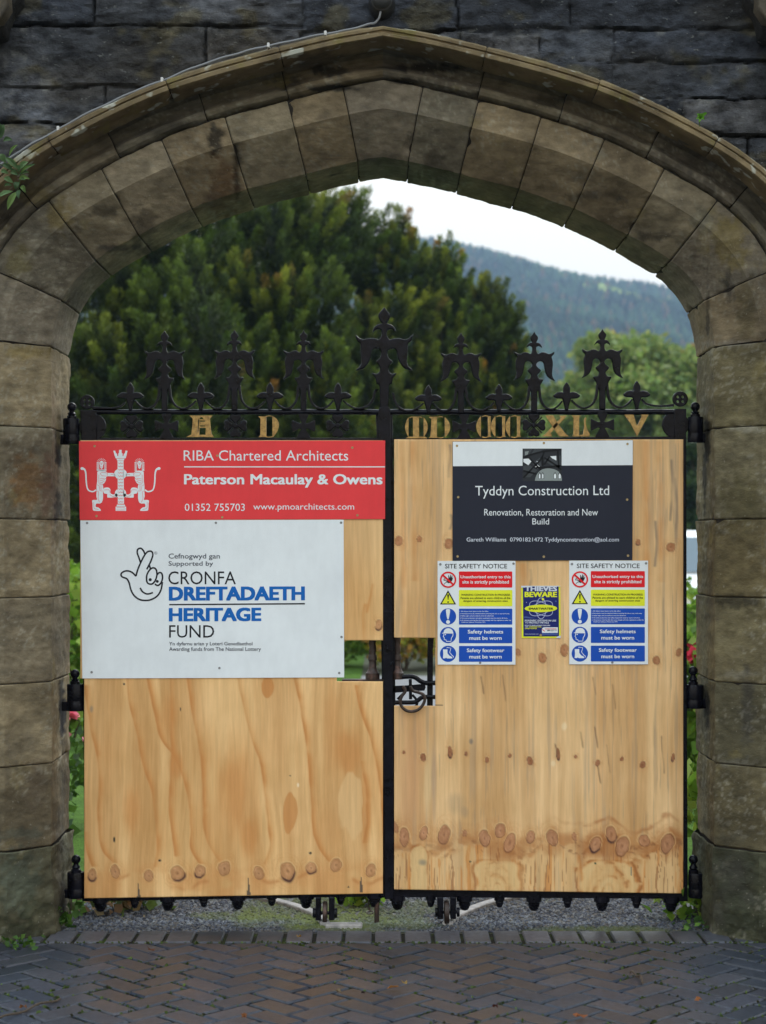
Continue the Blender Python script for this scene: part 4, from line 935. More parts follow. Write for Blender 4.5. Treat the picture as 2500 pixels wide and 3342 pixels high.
def paint_right(px, py):
    c = wood_base(px, py, 5, (192, 152, 104), (213, 176, 128))
    z = lambda x, y: (1280 + x / 1.724, 2200 + y / 1.724); Z = lambda pts: [z(*p) for p in pts]
    c = mixc(c, (190, 142, 92), .34 * sstep(.50, .74, fbm(px / 52, py / 800, 13, 4)))
    c = mixc(c, (152, 132, 112), .35 * sstep(.60, .74, fbm(px / 14, py / 420, 33, 4)))
    c = mixc(c, (118, 104, 92), .24 * sstep(.67, .78, fbm(px / 5, py / 170, 43, 3)) * sstep(.45, .6, fbm(px / 90, py / 260, 47, 2)))
    c = blob(c, px, py, *z(100, 620), 52, 260, (188, 140, 100), .55, 2); c = blob(c, px, py, *z(200, 640), 16, 150, (216, 190, 146), .5, 3); c = blob(c, px, py, *z(235, 620), 10, 150, (150, 130, 118), .4, 4)
    for x0, y0, y1 in ((1310, 1440, 2080), (1345, 1440, 1900), (2150, 1440, 1900), (2105, 1440, 2100), (1705, 1840, 1940)):
        c = vline(c, px, py, [(x0, y0), (x0 + 4, (y0 + y1) / 2), (x0 + 8, y1)], 10, 14, (186, 128, 74), .45, x0)
    for x0, y0, y1 in ((1466, 1450, 1560), (1470, 1680, 1730), (2205, 1560, 1780), (2190, 1500, 1700), (2140, 1700, 1850), (1730, 1860, 1930)):
        c = vline(c, px, py, [(x0, y0), (x0 + 3, (y0 + y1) / 2), (x0 - 2, y1)], 4, 5, (126, 108, 92), .6, x0)
    # small knots in a row
    for kx, ky, rx, ry, dk in ((65, 455, 8, 10, .5), (173, 482, 14, 23, .5), (415, 458, 9, 11, .8), (534, 493, 11, 14, .4), (662, 467, 9, 11, .5), (775, 496, 16, 24, .5), (1032, 470, 9, 11, .5), (1292, 480, 9, 12, .5), (1410, 512, 14, 22, .4), (1156, 505, 11, 18, .6), (325, 450, 12, 36, .9), (933, 455, 10, 34, .9), (1580, 468, 8, 26, .9)):
        x, y = z(kx, ky); c = knot(c, px, py, x, y, rx / 1.724, ry / 1.724, (140, 92, 62), (92, 58, 40), (184, 132, 84), dk, kx)
    for x0, y0, y1 in ((1062, 330, 420), (1140, 300, 420), (1155, 520, 620), (1240, 60, 200), (1208, 400, 560), (1515, 350, 560), (915, 400, 470), (1130, 20, 120), (500, 20, 120), (620, 10, 160)):
        c = vline(c, px, py, Z([(x0, y0), (x0 + 8, (y0 + y1) / 2), (x0 + 16, y1)]), 2, 3, (112, 84, 60), .6, x0)
    # band of big knots with flowing late wood around and below
    t = (px - 1280) * 1.724
    yb = 2200 + (935 - 95 * np.exp(-((t - 1220) / 95) ** 2) - 62 * np.exp(-((t - 610) / 90) ** 2) - 55 * np.exp(-((t - 1550) / 70) ** 2) - 60 * np.exp(-((t - 890) / 60) ** 2) - 40 * np.exp(-((t - 170) / 60) ** 2) + 30 * np.sin(t / 90)) / 1.724
    wv = (fbm(px / 34, py / 34, 53, 4) - .5) * 30; brk = sstep(.40, .62, fbm(px / 30, py / 22, 57, 3)); ws = (fbm(px / 70, py / 170, 55, 3) - .5) * 40
    c = mixc(c, (206, 170, 120), sstep(0, 30, py - yb + wv) * .4)
    c = mixc(c, (150, 92, 52), np.exp(-((py - yb + 28 + wv) / 6.5) ** 2) * (.4 + .6 * brk) * (.06 + .55 * np.exp(-((t - 1220) / 190) ** 2) + .4 * np.exp(-((t - 1500) / 120) ** 2)))
    yl = yb + 46 - 14 * np.sin(t / 60)
    wr_ = .45 + .55 * sstep(700, 1250, t); c = mixc(c, (158, 98, 50), np.exp(-((py - yl + 4 + wv) / 17) ** 2) * .75 * brk * wr_); c = mixc(c, (98, 58, 36), np.exp(-((py - yl + wv * 1.2) / 5) ** 2) * .6 * sstep(.45, .62, fbm(px / 15, py / 12, 59, 3)) * wr_)
    c = mixc(c, (150, 94, 52), np.exp(-((py - yb - 22 + .6 * wv) / 24) ** 2) * (.22 + .40 * brk) * (.55 + .45 * sstep(700, 1150, t)))
    c = mixc(c, (92, 56, 36), np.exp(-((py - yb - 30 + wv) / 9) ** 2) * .55 * sstep(.48, .64, fbm(px / 22, py / 14, 83, 3)) * (.4 + .6 * sstep(800, 1150, t)))
    below = sstep(4, 14, py - yl)
    str_ = sstep(.55, .68, fbm((px + ws) / 9, py / 300, 63, 3)); c = mixc(c, (186, 122, 62), below * str_ * .65)
    str2 = sstep(.64, .72, fbm((px + ws) / 4, py / 170, 67, 3)); c = mixc(c, (120, 74, 44), below * str2 * .5)
    for ax, ay, W_, H_ in ((1215, 1055, 165, 240), (590, 1060, 135, 240), (150, 985, 50, 300)):       # arches below the knot groups
        x0, y0 = z(ax, ay); u = np.abs((px - x0) / (W_ / 1.724)); v = np.maximum(py - y0, 0) / (H_ / 1.724)
        rr = (u ** 3 + np.clip((y0 + 46 - py) / 46, 0, 2) ** 3) ** (1 / 3) + wv / 110 + (fbm(px / 60, py / 60, 71, 2) - .5) * .25
        on = sstep(-2, 6, py - y0 + 4)
        c = mixc(c, (204, 172, 122), sstep(.97, .85, rr) * on * .8)
        for r_, a_ in ((1.0, .8), (.62, .55), (.42, .55), (.2, .5)):
            if ax == 150 and r_ < 1: continue
            rk = rr if r_ == 1 else np.hypot((px - x0) / (W_ * r_ * 1.0 / 1.724), (py - 2922) / (H_ * r_ * 1.05 / 1.724)) + wv / 60 + (fbm(px / 40, py / 50, 73, 2) - .5) * .35
            k = np.exp(-((rk - 1) / (.10 if r_ == 1 else .17)) ** 2) * on * (.35 + .65 * brk) * (1 if ax == 1215 else .55); c = mixc(c, (172, 106, 50), k * a_); c = mixc(c, (112, 66, 36), np.exp(-((rk - 1.03) / .05) ** 2) * on * a_ * .5 * brk * (1 if ax == 1215 else .5))
    for bx, by, rx, ry, a_ in ((1220, 985, 190, 80, .62), (1150, 960, 70, 70, .5), (1560, 960, 80, 80, .45), (640, 1000, 110, 70, .5), (760, 950, 70, 40, .3), (1400, 985, 60, 40, .35), (900, 1000, 60, 40, .3), (290, 980, 50, 40, .3), (1065, 1010, 40, 90, .4)):
        x, y = z(bx, by); c = blob(c, px, py, x, y, rx / 1.724, ry / 1.724, (146, 92, 50), a_, bx)
    for kx, ky, rx, ry, dk in ((18, 880, 16, 32, .5), (68, 935, 25, 45, .4), (177, 912, 23, 36, .5), (291, 920, 30, 50, .5), (408, 910, 13, 18, .3), (520, 938, 28, 42, .6), (608, 893, 26, 42, .5), (662, 960, 28, 52, .4), (780, 925, 25, 36, .7), (902, 930, 30, 48, .4), (1025, 922, 13, 22, .4), (1143, 965, 28, 42, .8), (1234, 905, 28, 42, .8), (1295, 972, 32, 54, .4), (1418, 940, 27, 38, .5), (1548, 955, 32, 50, .6)):
        x, y = z(kx, ky); c = knot(c, px, py, x, y, rx / 1.724, ry / 1.724, (166, 118, 84), (92, 54, 38), (170, 110, 60), dk, kx)
    # knots beside the signs (upper half)
    u = lambda x, y: (1280 + x / 1.724, 1430 + y / 1.724)
    for kx, ky, rx, ry, dk in ((36, 583, 22, 28, .5), (153, 572, 13, 16, .6), (318, 597, 20, 27, .4), (1384, 585, 15, 18, .8), (1567, 613, 23, 28, .5), (709, 1210, 13, 20, .4), (845, 1240, 20, 27, .7), (968, 1195, 22, 32, .6), (1486, 1250, 18, 25, .6), (1612, 1205, 14, 26, .4)):
        x, y = u(kx, ky); c = knot(c, px, py, x, y, rx / 1.724, ry / 1.724, (160, 110, 74), (104, 66, 42), (190, 140, 92), dk, kx)
    c = blob(c, px, py, *z(360, 740), 34, 40, (150, 128, 100), .28, 7); c = blob(c, px, py, *z(410, 790), 16, 24, (140, 122, 100), .34, 9); c = blob(c, px, py, *z(172, 1078), 18, 14, (124, 116, 100), .7, 8)
    c = blob(c, px, py, *z(445, 390), 7, 10, (110, 100, 92), .7); c = blob(c, px, py, *z(970, 300), 12, 16, (226, 206, 170), .6); c = blob(c, px, py, *z(905, 510), 10, 14, (226, 206, 170), .6)
    for kx, ky in ((438, 1070), (1143, 1070)):
        x, y = z(kx, ky); c = mixc(c, (40, 60, 44), sstep(4, 2.5, np.hypot(px - x, py - y)) * .9)
    c = mixc(c, (60, 84, 84), ((np.abs(px - z(1343, 0)[0]) < 2) & (py > z(0, 1090)[1]) & (py < z(0, 1140)[1])) * .7)
    c = mixc(c, (70, 58, 46), ((np.abs(py - 2308.5) < 1.6) & (px > 1420) & (px < 1444)) * .8)
    return c
bl = paint_board(3.2, 262, 1437, 1253, 2932, lambda x, y: ~((x > 1100) & (y > 2091) & (y < 2223)) & ((x > 274.5) | (y < 2216)) & (x < 1252.5), paint_left, lambda x, v: np.where(v > .46, -(x - 275) * 16.0 / 977 * np.clip((v - .62) / .38, 0, 1), 0))
tag(link('plywood_board', bl, M['ply']), 'plywood board with wavy orange grain covering the left gate', 'plywood board')
br_ = paint_board(3.2, 1286.5, 1434, 2230, 2916, lambda x, y: ~((x < 1420) & (y > 2087) & (y < 2309)), paint_right, lambda x, v: -(2230 - x) * 13.0 / 943 * v)
tag(link('plywood_board', br_, M['ply']), 'knotty plywood board with a cut-out for the latch, covering the right gate', 'plywood board')

# ================================================================== SIGNS
YS = -.0185; YP = -.0192; YQ = -.0197; YR = -.0202; YT = -.0207
def screws(sign, pts, m='brass'):
    for px, py in pts:
        x, z = XZ(px, py, CD - .02); mb = MB(); mb.lathe([(.0050, YS + .002), (.0050, YS - .0010), (.0040, YS - .0018), (.0015, YS - .0010), (.0002, YS - .0010)], 0, 0, 12)
        for i, v in enumerate(mb.v): mb.v[i] = (x + v[0], v[2], z + v[1])
        mb.build('screw', M[m], sign, True)
def sign(name, label, corners, m, cat='sign', y=YS, th=.0035):
    cx = sum(p[0] for p in corners) / 4; cy = sum(p[1] for p in corners) / 4; x, z = XZ(cx, cy, CD)
    t = thing(name, label, cat, (x, y, z)); flat('panel', [corners], y, M[m], t, th, .0005); return t

# --- red board with the lion emblem
RS = sign('sign_board', 'red architects sign board with white lion emblem across the top of the left gate', [(257.5, 1439.6), (1257, 1437.6), (1257, 1694), (260, 1697)], 's_red')
text('RIBA Chartered Architects', (599.5, 1469.5, 1136.5, 1503.5), YP, M['s_white'], RS)
flat('rule', [rect(601, 1522, 1256.5, 1525.4)], YP, M['s_white'], RS)
text('Paterson Macaulay & Owens', (600.5, 1547, 1248.5, 1591.5), YP, M['s_white'], RS, .026)
text('01352 755703', (603, 1643.5, 799, 1667.5), YP, M['s_white'], RS); text('www.pmoarchitects.com', (826.5, 1643, 1156, 1670), YP, M['s_white'], RS)
kr = 1 / 5.707
L = lambda pts: [(250 + x * kr, 1440 + y * kr) for x, y in pts]
em = []; cut = []
em += [L([(762, 365), (874, 365), (884, 1165), (768, 1165)]), L([(742, 325), (892, 325), (880, 360), (755, 360)]), L([(750, 1180), (898, 1180), (908, 1212), (746, 1212)]), L(rect(727, 1218, 922, 1298))]
em += [L([(712, 275), (925, 275), (915, 318), (725, 318)]), L([(683, 178), (718, 174), (735, 225), (752, 232), (760, 280), (712, 282)]), L([(790, 162), (838, 160), (840, 222), (856, 226), (856, 278), (776, 278), (776, 226), (790, 222)]), L([(912, 172), (948, 180), (925, 282), (872, 280), (880, 232), (900, 225)])]
flat('emblem_column', em[:4], YP, M['s_white'], RS); flat('emblem_crown', em[5:], YP - .0003, M['s_white'], RS); flat('emblem_crown', [em[4]], YP, M['s_white'], RS)
wav = []
for k in range(13):
    y0 = 400 + k * 60; wav += stroke(L([(778, y0), (800, y0 + 18), (822, y0), (845, y0 + 18), (866, y0)]), 1.3, 3)
for s in wav: pass
flat('emblem_waves', wav, YQ, M['s_red'], RS); flat('emblem_plinth', stroke(L([(748, 1238), (898, 1238), (898, 1280), (748, 1280)]), 1.0, 0, True), YQ, M['s_red'], RS)
def lion(mir):
    fx = (lambda x: 1636 - x) if mir else (lambda x: x)
    Q = lambda pts: [(fx(x), y) for x, y in pts]
    parts = [[(385, 585), (400, 560), (440, 548), (500, 548), (550, 565), (575, 590), (640, 590), (700, 600), (720, 640), (700, 655), (590, 652), (550, 665), (548, 720), (515, 780), (488, 800), (495, 850), (498, 905), (492, 960), (492, 1060), (470, 1140), (420, 1162), (372, 1160), (356, 1190), (360, 1225), (400, 1232), (440, 1262), (450, 1296), (330, 1296), (300, 1270), (296, 1160), (288, 1105), (330, 1092), (385, 1090), (368, 1030), (372, 940), (372, 820), (384, 740)],
             [(502, 880), (550, 862), (600, 865), (630, 900), (632, 970), (690, 995), (730, 975), (760, 990), (755, 1030), (700, 1045), (575, 1050), (572, 985), (520, 975), (500, 940)],
             [(700, 600), (712, 560), (745, 532), (764, 530), (764, 692), (730, 670), (705, 640)], [(712, 985), (722, 930), (762, 900), (764, 1030), (735, 1040)]]
    for p in parts: flat('emblem_lion', [L(cr(Q(p), True, 2))], YP, M['s_white'], RS)
    flat('emblem_tail', stroke(L(Q([(362, 905), (320, 935), (270, 935), (215, 905), (190, 830), (178, 720), (172, 600), (150, 530), (100, 505)])), [5, 4.6, 4.6, 4.6, 4.6, 4.8, 5, 6, 9], 4), YP, M['s_white'], RS)
    flat('emblem_tail', [L(circ(fx(100), 508, 27, 14))], YP - .0002, M['s_white'], RS)
    mane = []
    for k in range(8): y0 = 398 + k * 20; mane += [L(Q([(374, y0), (422, y0 + 3), (424, y0 + 15), (374, y0 + 12)])), L(Q([(514, y0 + 3), (556, y0), (556, y0 + 12), (514, y0 + 15)]))]
    for k in range(9):
        a = math.pi * (1.03 + .94 * k / 8); mane.append(L(Q([(465 + 48 * math.cos(a - .05), 400 + 48 * math.sin(a - .05)), (465 + 90 * math.cos(a - .055), 400 + 82 * math.sin(a - .055)), (465 + 90 * math.cos(a + .055), 400 + 82 * math.sin(a + .055)), (465 + 48 * math.cos(a + .05), 400 + 48 * math.sin(a + .05))])))
    mane += [L(Q(rect(378, 528, 556, 542)))]
    flat('emblem_mane', mane, YP, M['s_white'], RS)
    flat('emblem_face', [L(Q([(430, 385), (465, 362), (502, 385), (512, 410), (495, 440), (490, 490), (465, 520), (440, 490), (435, 440), (418, 410)]))], YP, M['s_white'], RS)
    ln = []
    for pts in ([(418, 408), (452, 402), (464, 440), (478, 402), (512, 408)], [(448, 470), (464, 480), (482, 470)], [(440, 600), (480, 580), (545, 585), (572, 600)], [(440, 600), (470, 640), (545, 650)], [(415, 620), (412, 760), (430, 800), (490, 800)],
                [(430, 700), (520, 690)], [(425, 740), (500, 720), (545, 690)], [(430, 780), (480, 765), (520, 740)], [(378, 812), (420, 830), (435, 920), (490, 925)], [(375, 930), (410, 940), (400, 1060), (430, 1140)], [(455, 820), (455, 910)], [(640, 620), (690, 615)], [(510, 910), (600, 905), (625, 960)], [(620, 990), (660, 1025), (720, 1020)], [(320, 1130), (325, 1240), (360, 1262), (410, 1270)], [(575, 600), (570, 640)]):
        ln += stroke(L(Q(pts)), 1.0, 2)
    for s in ln: flat('emblem_line', [s], YQ, M['s_red'], RS)
lion(False); lion(True)
screws(RS, [(308.5, 1456), (315, 1684), (725, 1688), (1150, 1461), (1166.5, 1681.5), (709, 1487)])

# --- white funding board
WS = sign('sign_board', 'large white funding sign board with crossed fingers emblem on the left gate', [(262, 1698.5), (1121.4, 1696.3), (1123.4, 2211), (268.5, 2214.5)], 's_white')
text('Cefnogwyd gan', (550, 1806.5, 717.5, 1828), YP, M['s_grey'], WS, .008); text('Supported by', (550, 1831.5, 695.5, 1851), YP, M['s_grey'], WS, .008)
text('CRONFA', (549, 1864.5, 769.8, 1907.3), YP, M['s_black'], WS); text('DREFTADAETH', (551, 1914.8, 995, 1960.2), YP, M['s_blue'], WS, .045, -1.2)
flat('rule', [[(552, 1971.2), (995, 1968), (995, 1972.6), (552, 1975.5)]], YP, M['s_black'], WS)
text('HERITAGE', (551, 1984, 852.7, 2028.5), YP, M['s_blue'], WS, .045, -1.2); text('FUND', (552, 2040.5, 699, 2081.3), YP, M['s_black'], WS)
text('Yn dyfarnu arian y Loteri Genedlaethol', (552, 2094.8, 824, 2109.8), YP, M['s_grey'], WS, .012); text('Awarding funds from The National Lottery', (552, 2112, 851.7, 2128), YP, M['s_grey'], WS, .012)
kh = 1 / 2.586
Hh = lambda pts: [(380 + x * kh, 1770 + y * kh) for x, y in pts]
sw = 5.2
for pts, cl in (([(203, 170), (190, 130), (176, 90), (180, 60), (204, 50), (226, 68), (243, 105)], False), ([(165, 286), (180, 230), (210, 160), (243, 100), (270, 76), (298, 78), (307, 108), (290, 160), (268, 205), (256, 228)], False),
                ([(165, 286), (130, 252), (85, 240), (48, 255), (38, 275), (52, 293), (88, 308), (108, 345), (122, 400), (150, 450), (195, 482), (240, 490), (290, 484), (345, 452), (376, 400), (388, 335)], False),
                ([(276, 188), (288, 225)], False), ([(262, 342), (254, 300), (262, 262), (285, 228), (312, 215), (336, 232), (341, 280), (326, 325), (298, 352)], True), ([(340, 278), (360, 256), (382, 262), (389, 300), (376, 342), (350, 364), (324, 352)], False)):
    for i, s in enumerate([stroke(Hh(pts), sw, 5, cl)]): flat('fingers_emblem', s, YP - .0002 * (len(pts) % 3), M['s_black'], WS)
flat('fingers_emblem', [Hh(circ(285, 315, 13))], YP, M['s_black'], WS); flat('fingers_emblem', [Hh(circ(345, 330, 12))], YP, M['s_black'], WS)
flat('fingers_emblem', stroke(Hh([(200, 384), (222, 418), (262, 436), (308, 424)]), sw, 5), YP, M['s_black'], WS)
flat('registered_mark', stroke(Hh(circ(332, 90, 11, 16)), .9, 0, True), YP, M['s_grey'], WS); text('R', (506.4, 1802.5, 510.4, 1807.5), YP, M['s_grey'], WS)
screws(WS, [(284, 1707), (704.5, 1706.5), (1113, 1706), (1114.6, 2079), (299, 2194), (716, 2180.5), (1107, 2196.5)], 'steel')

# --- charcoal builder's board
TS = sign('sign_board', "charcoal and white builder's sign board with a small roof picture on the right gate", [(1477, 1441), (2065.7, 1436), (2064, 1828), (1477, 1830.5)], 's_dark')
flat('white_band', [[(1478, 1441.8), (2065, 1436.9), (2065, 1518), (1478, 1521.5)]], YP + .0003, M['s_white'], TS)
pic = flat('roof_picture', [rect(1705.5, 1464, 1833, 1570)], YP, M['g4'], TS)
kt = 1 / 2.805
T_ = lambda pts: [(1480 + x * kt, 1440 + y * kt) for x, y in pts]
def pp(m, pts, y): flat('picture_print', [T_(pts)], y, M[m], pic)
pp('g2', [(640, 70), (720, 70), (700, 110), (660, 150), (640, 150)], YQ); pp('g2', [(740, 75), (830, 72), (740, 120), (705, 125)], YQ); pp('g2', [(850, 150), (925, 135), (985, 130), (985, 230), (905, 225), (830, 180)], YQ); pp('g2', [(640, 225), (700, 220), (770, 265), (700, 330), (650, 330), (690, 285), (640, 270)], YQ); pp('g2', [(720, 205), (790, 150), (805, 225), (770, 245)], YQ)
pp('s_white', [(640, 162), (690, 158), (716, 182), (685, 220), (640, 190)], YR); pp('s_white', [(885, 138), (940, 134), (942, 176), (905, 158)], YR); pp('s_white', [(740, 240), (770, 215), (796, 238), (770, 252)], YR); pp('p_silver', [(758, 182), (782, 185), (772, 200)], YR); pp('g3', [(655, 95), (690, 90), (680, 120), (655, 130)], YR)
pp('g3', cr([(745, 362), (760, 310), (800, 265), (860, 248), (925, 258), (970, 285), (990, 320), (992, 362)], False, 3), YR)
for pts in ([(638, 150), (720, 120), (830, 92), (990, 76)], [(690, 150), (800, 262)], [(640, 335), (720, 250), (800, 165), (830, 100)], [(815, 140), (818, 225)], [(830, 215), (880, 140)], [(740, 245), (990, 225)], [(830, 150), (940, 220), (985, 260)], [(955, 90), (965, 250)], [(640, 270), (760, 300)]):
    for s in stroke(T_(pts), 5.5, 2): flat('picture_print', [s], YT, M['g1'], pic)
for x in (778, 806, 916, 958):
    w_ = 22 if x < 900 else 28; flat('picture_print', [T_([(x, 342), (x, 305), (x + w_ * .2, 292), (x + w_ / 2, 284), (x + w_ * .8, 292), (x + w_, 305), (x + w_, 342)])], YT, M['g1'], pic); flat('picture_print', [T_([(x + 4, 340), (x + 4, 308), (x + w_ / 2, 292), (x + w_ - 4, 308), (x + w_ - 4, 340)])], YT - .0005, M['s_white'], pic)
text('Tyddyn Construction Ltd', (1551, 1585.5, 1988, 1627.5), YP, M['s_white'], TS, 0, -1.5); text('Renovation, Restoration and New', (1580.5, 1661, 1951.5, 1686), YP, M['s_white'], TS); text('Build', (1737.4, 1692, 1792, 1711.8), YP, M['s_white'], TS)
text('Gareth Williams  07901821472 Tyddynconstruction@aol.com', (1522.8, 1753.5, 2020, 1771.5), YP, M['p_silver'], TS, .006)
screws(TS, [(1491.5, 1455), (1775, 1446), (2048, 1449), (1495.5, 1622.5), (2047, 1630.5), (1493.5, 1816), (1775, 1817), (2050, 1813.5)])

# --- site safety notices (one built, one copied)
kn = 1 / 6.245
N_ = lambda pts: [(1425 + x * kn, 1825 + y * kn) for x, y in pts]
def nb(x0, y0, x1, y1): return (1425 + x0 * kn, 1825 + y0 * kn, 1425 + x1 * kn, 1825 + y1 * kn)
NS = sign('safety_notice', 'five-row site safety notice screwed on beside the latch cut-out', N_([(20, 36), (1608, 36), (1608, 2150), (20, 2150)]), 's_white', 'safety sign')
text('SITE SAFETY NOTICE', nb(172, 95, 1437, 188), YP, M['s_black'], NS, .006)
def panel(nm, y0, y1, m): flat(nm, [N_(rrect(455, y0, 1542, y1, 14))], YP, M[m], NS)
panel('red_panel', 250, 578, 'n_red'); panel('yellow_panel', 628, 958, 'n_yellow'); panel('blue_panel', 1008, 1333, 'n_blue'); panel('blue_panel', 1388, 1712, 'n_blue'); panel('blue_panel', 1768, 2090, 'n_blue')
text('Unauthorised entry to this', nb(487, 330, 1507, 408), YQ, M['s_white'], NS, .020); text('site is strictly prohibited', nb(523, 430, 1472, 518), YQ, M['s_white'], NS, .020)
text('WARNING CONSTRUCTION IN PROGRESS', nb(500, 707, 1497, 745), YQ, M['s_black'], NS, .012); text('Parents are advised to warn children of the', nb(490, 768, 1503, 812), YQ, M['s_black'], NS, .012); text('dangers of entering construction sites', nb(543, 830, 1447, 880), YQ, M['s_black'], NS, .012)
for s, x1, y in (('1. All visitors must report to the site office.', 1058, 1052), ('2. Permission must be obtained before entering the site or any work area.', 1487, 1099), ('3. Safety signs and procedures must be observed.', 1165, 1144), ('4. Personal protection and safety equipment must be used at all times.', 1447, 1190), ('5. All persons entering this site must comply with the regulations under the', 1520, 1234)):
    text(s, nb(472, y, x1, y + 27), YQ, M['s_white'], NS, .02)
text('Health and Safety at Work Act 1974.', nb(505, 1273, 998, 1299), YQ, M['s_white'], NS, .02)
text('Safety helmets', nb(635, 1440, 1357, 1538), YQ, M['s_white'], NS, .020); text('must be worn', nb(665, 1568, 1327, 1645), YQ, M['s_white'], NS, .020)
text('Safety footwear', nb(615, 1820, 1380, 1918), YQ, M['s_white'], NS, .020); text('must be worn', nb(665, 1948, 1327, 2025), YQ, M['s_white'], NS, .020)
ps_ = flat('prohibition_symbol', [N_(circ(234, 418, 166, 40)), N_(circ(234, 418, 134, 40))], YQ, M['n_red'], NS)
hand = [(215, 470), (205, 440), (240, 395), (238, 330), (250, 325), (262, 385), (282, 320), (295, 320), (290, 385), (312, 330), (324, 335), (310, 395), (330, 370), (340, 378), (312, 440), (280, 480), (240, 490)]
flat('hand_print', [N_(hand)], YP, M['s_black'], ps_); flat('hand_print', stroke(N_([(205, 455), (180, 425), (150, 435), (150, 410), (172, 395)]), 2, 2), YP, M['s_black'], ps_); flat('hand_print', stroke(N_([(215, 470), (180, 480), (150, 512)]), 1.6, 2), YP - .0001, M['s_black'], ps_)
flat('prohibition_bar', stroke(N_([(128, 325), (338, 518)]), 6.2, 0), YQ - .0003, M['n_red'], ps_)
ws_ = flat('warning_triangle', [N_([(233, 632), (398, 922), (68, 922)])], YP, M['s_black'], NS); flat('triangle_field', [N_([(233, 682), (358, 902), (108, 902)])], YQ, M['n_yellow'], ws_)
flat('exclamation_mark', [N_([(216, 722), (234, 714), (252, 722), (240, 830), (228, 830)])], YR, M['s_black'], ws_); flat('exclamation_mark', [N_(circ(234, 874, 17, 14))], YR, M['s_black'], ws_)
b1 = flat('mandatory_disc', [N_(circ(233, 1168, 165, 40))], YP, M['n_blue'], NS); flat('exclamation_mark', [N_(cr([(190, 1040), (205, 1020), (233, 1014), (262, 1020), (275, 1040), (262, 1140), (246, 1215), (233, 1228), (218, 1215), (202, 1140)], True, 2))], YQ, M['s_white'], b1); flat('exclamation_mark', [N_(circ(232, 1280, 40, 20))], YQ, M['s_white'], b1)
b2 = flat('mandatory_disc', [N_(circ(233, 1547, 165, 40))], YP, M['n_blue'], NS); flat('helmet_symbol', [N_([(110, 1505), (140, 1495), (152, 1450), (185, 1418), (235, 1405), (285, 1415), (325, 1450), (340, 1500), (340, 1516), (200, 1514), (112, 1514)])], YQ, M['s_white'], b2)
flat('head_outline', stroke(N_([(150, 1518), (148, 1550), (135, 1580), (155, 1600), (155, 1640), (192, 1645), (200, 1676), (292, 1676), (300, 1610), (330, 1560), (334, 1518)]), 2.2, 0), YQ, M['s_white'], b2); flat('head_outline', [N_(circ(180, 1537, 12, 12))], YQ, M['s_white'], b2)
b3 = flat('mandatory_disc', [N_(circ(233, 1928, 165, 40))], YP, M['n_blue'], NS); flat('boot_symbol', [N_([(130, 1838), (220, 1838), (222, 1920), (260, 1965), (310, 1990), (322, 2022), (215, 2024), (190, 2008), (172, 2022), (128, 2020), (136, 1930)])], YQ, M['s_white'], b3)
flat('boot_symbol', stroke(N_([(208, 1815), (212, 1798), (292, 1812), (266, 1900), (310, 1955), (345, 1985), (335, 2010)]), 2, 0), YQ, M['s_white'], b3)
screws(NS, [(1437, 1842), (1676, 1839.5), (1567, 2163)], 'steel')
def copy_tree(o, parent=None):
    c = o.copy(); COL.objects.link(c)
    if parent: c.parent = parent
    for ch in list(o.children): copy_tree(ch, c)
    return c
NS2 = copy_tree(NS); NS2.location = NS.location + Vector((431.2 * (CD + YS) / F, 0, 1.0 * (CD + YS) / F)); NS2.scale = (1.012, 1, 1.0)
tag(NS2, 'five-row site safety notice screwed on at the hinge side of the right gate')
for o in (NS, NS2): o['group'] = 'site safety notices'

# --- small navy and yellow poster
kq = 1 / 10.344
Q_ = lambda pts: [(1690 + x * kq, 1900 + y * kq) for x, y in pts]
def qb(x0, y0, x1, y1): return (1690 + x0 * kq, 1900 + y0 * kq, 1690 + x1 * kq, 1900 + y1 * kq)
PS = sign('poster', 'small creased navy poster with yellow border between the two safety notices', Q_([(112, 128), (1432, 128), (1446, 1885), (130, 1888)]), 'n_yellow', 'poster', YS + .002, .0012)
YY = YS + .0012
flat('navy_field', [Q_([(172, 130), (1378, 130), (1392, 1830), (190, 1832)])], YY, M['p_blue'], PS)
text('THIEVES', qb(235, 140, 1325, 305), YY - .0006, M['p_silver'], PS, .045); text('BEWARE', qb(228, 325, 1325, 505), YY - .0006, M['n_yellow'], PS, .045)
flat('torn_edge', [Q_([(112, 122), (1432, 122), (1432, 150), (1180, 146), (900, 152), (620, 144), (300, 152), (240, 180), (112, 186)])], YY - .0010, M['p_silver'], PS); flat('torn_edge', [Q_([(1446, 1800), (1446, 1888), (1290, 1888), (1340, 1830)])], YY - .0010, M['p_silver'], PS)
for rx, ry, ro in ((165, 355, 0), (415, 205, .42), (415, 205, -.42)):
    flat('atom_orbit', stroke(Q_(circ(785, 885, rx, 48, ry, ro)), 1.9, 0, True), YY - .0006 - abs(ro) * .0004 - (.0003 if ro > 0 else 0), M['p_pale'], PS)
flat('name_ellipse', [Q_(circ(780, 886, 548, 48, 128, -.01))], YY - .0014, M['n_yellow'], PS); text('SMARTWATER', qb(365, 858, 1197, 930), YY - .0020, M['s_black'], PS, .03)
flat('atom_dot', [Q_(circ(850, 577, 42, 18))], YY - .0014, M['n_yellow'], PS); flat('atom_dot', [Q_(circ(1285, 645, 32, 14))], YY - .0008, M['p_mid'], PS); flat('atom_dot', [Q_(circ(290, 682, 14, 10))], YY - .0008, M['p_pale'], PS)
flat('streak', [Q_([(205, 1165), (280, 1150), (450, 1190), (620, 1215), (420, 1225), (205, 1200)])], YY - .0006, M['p_mid'], PS)
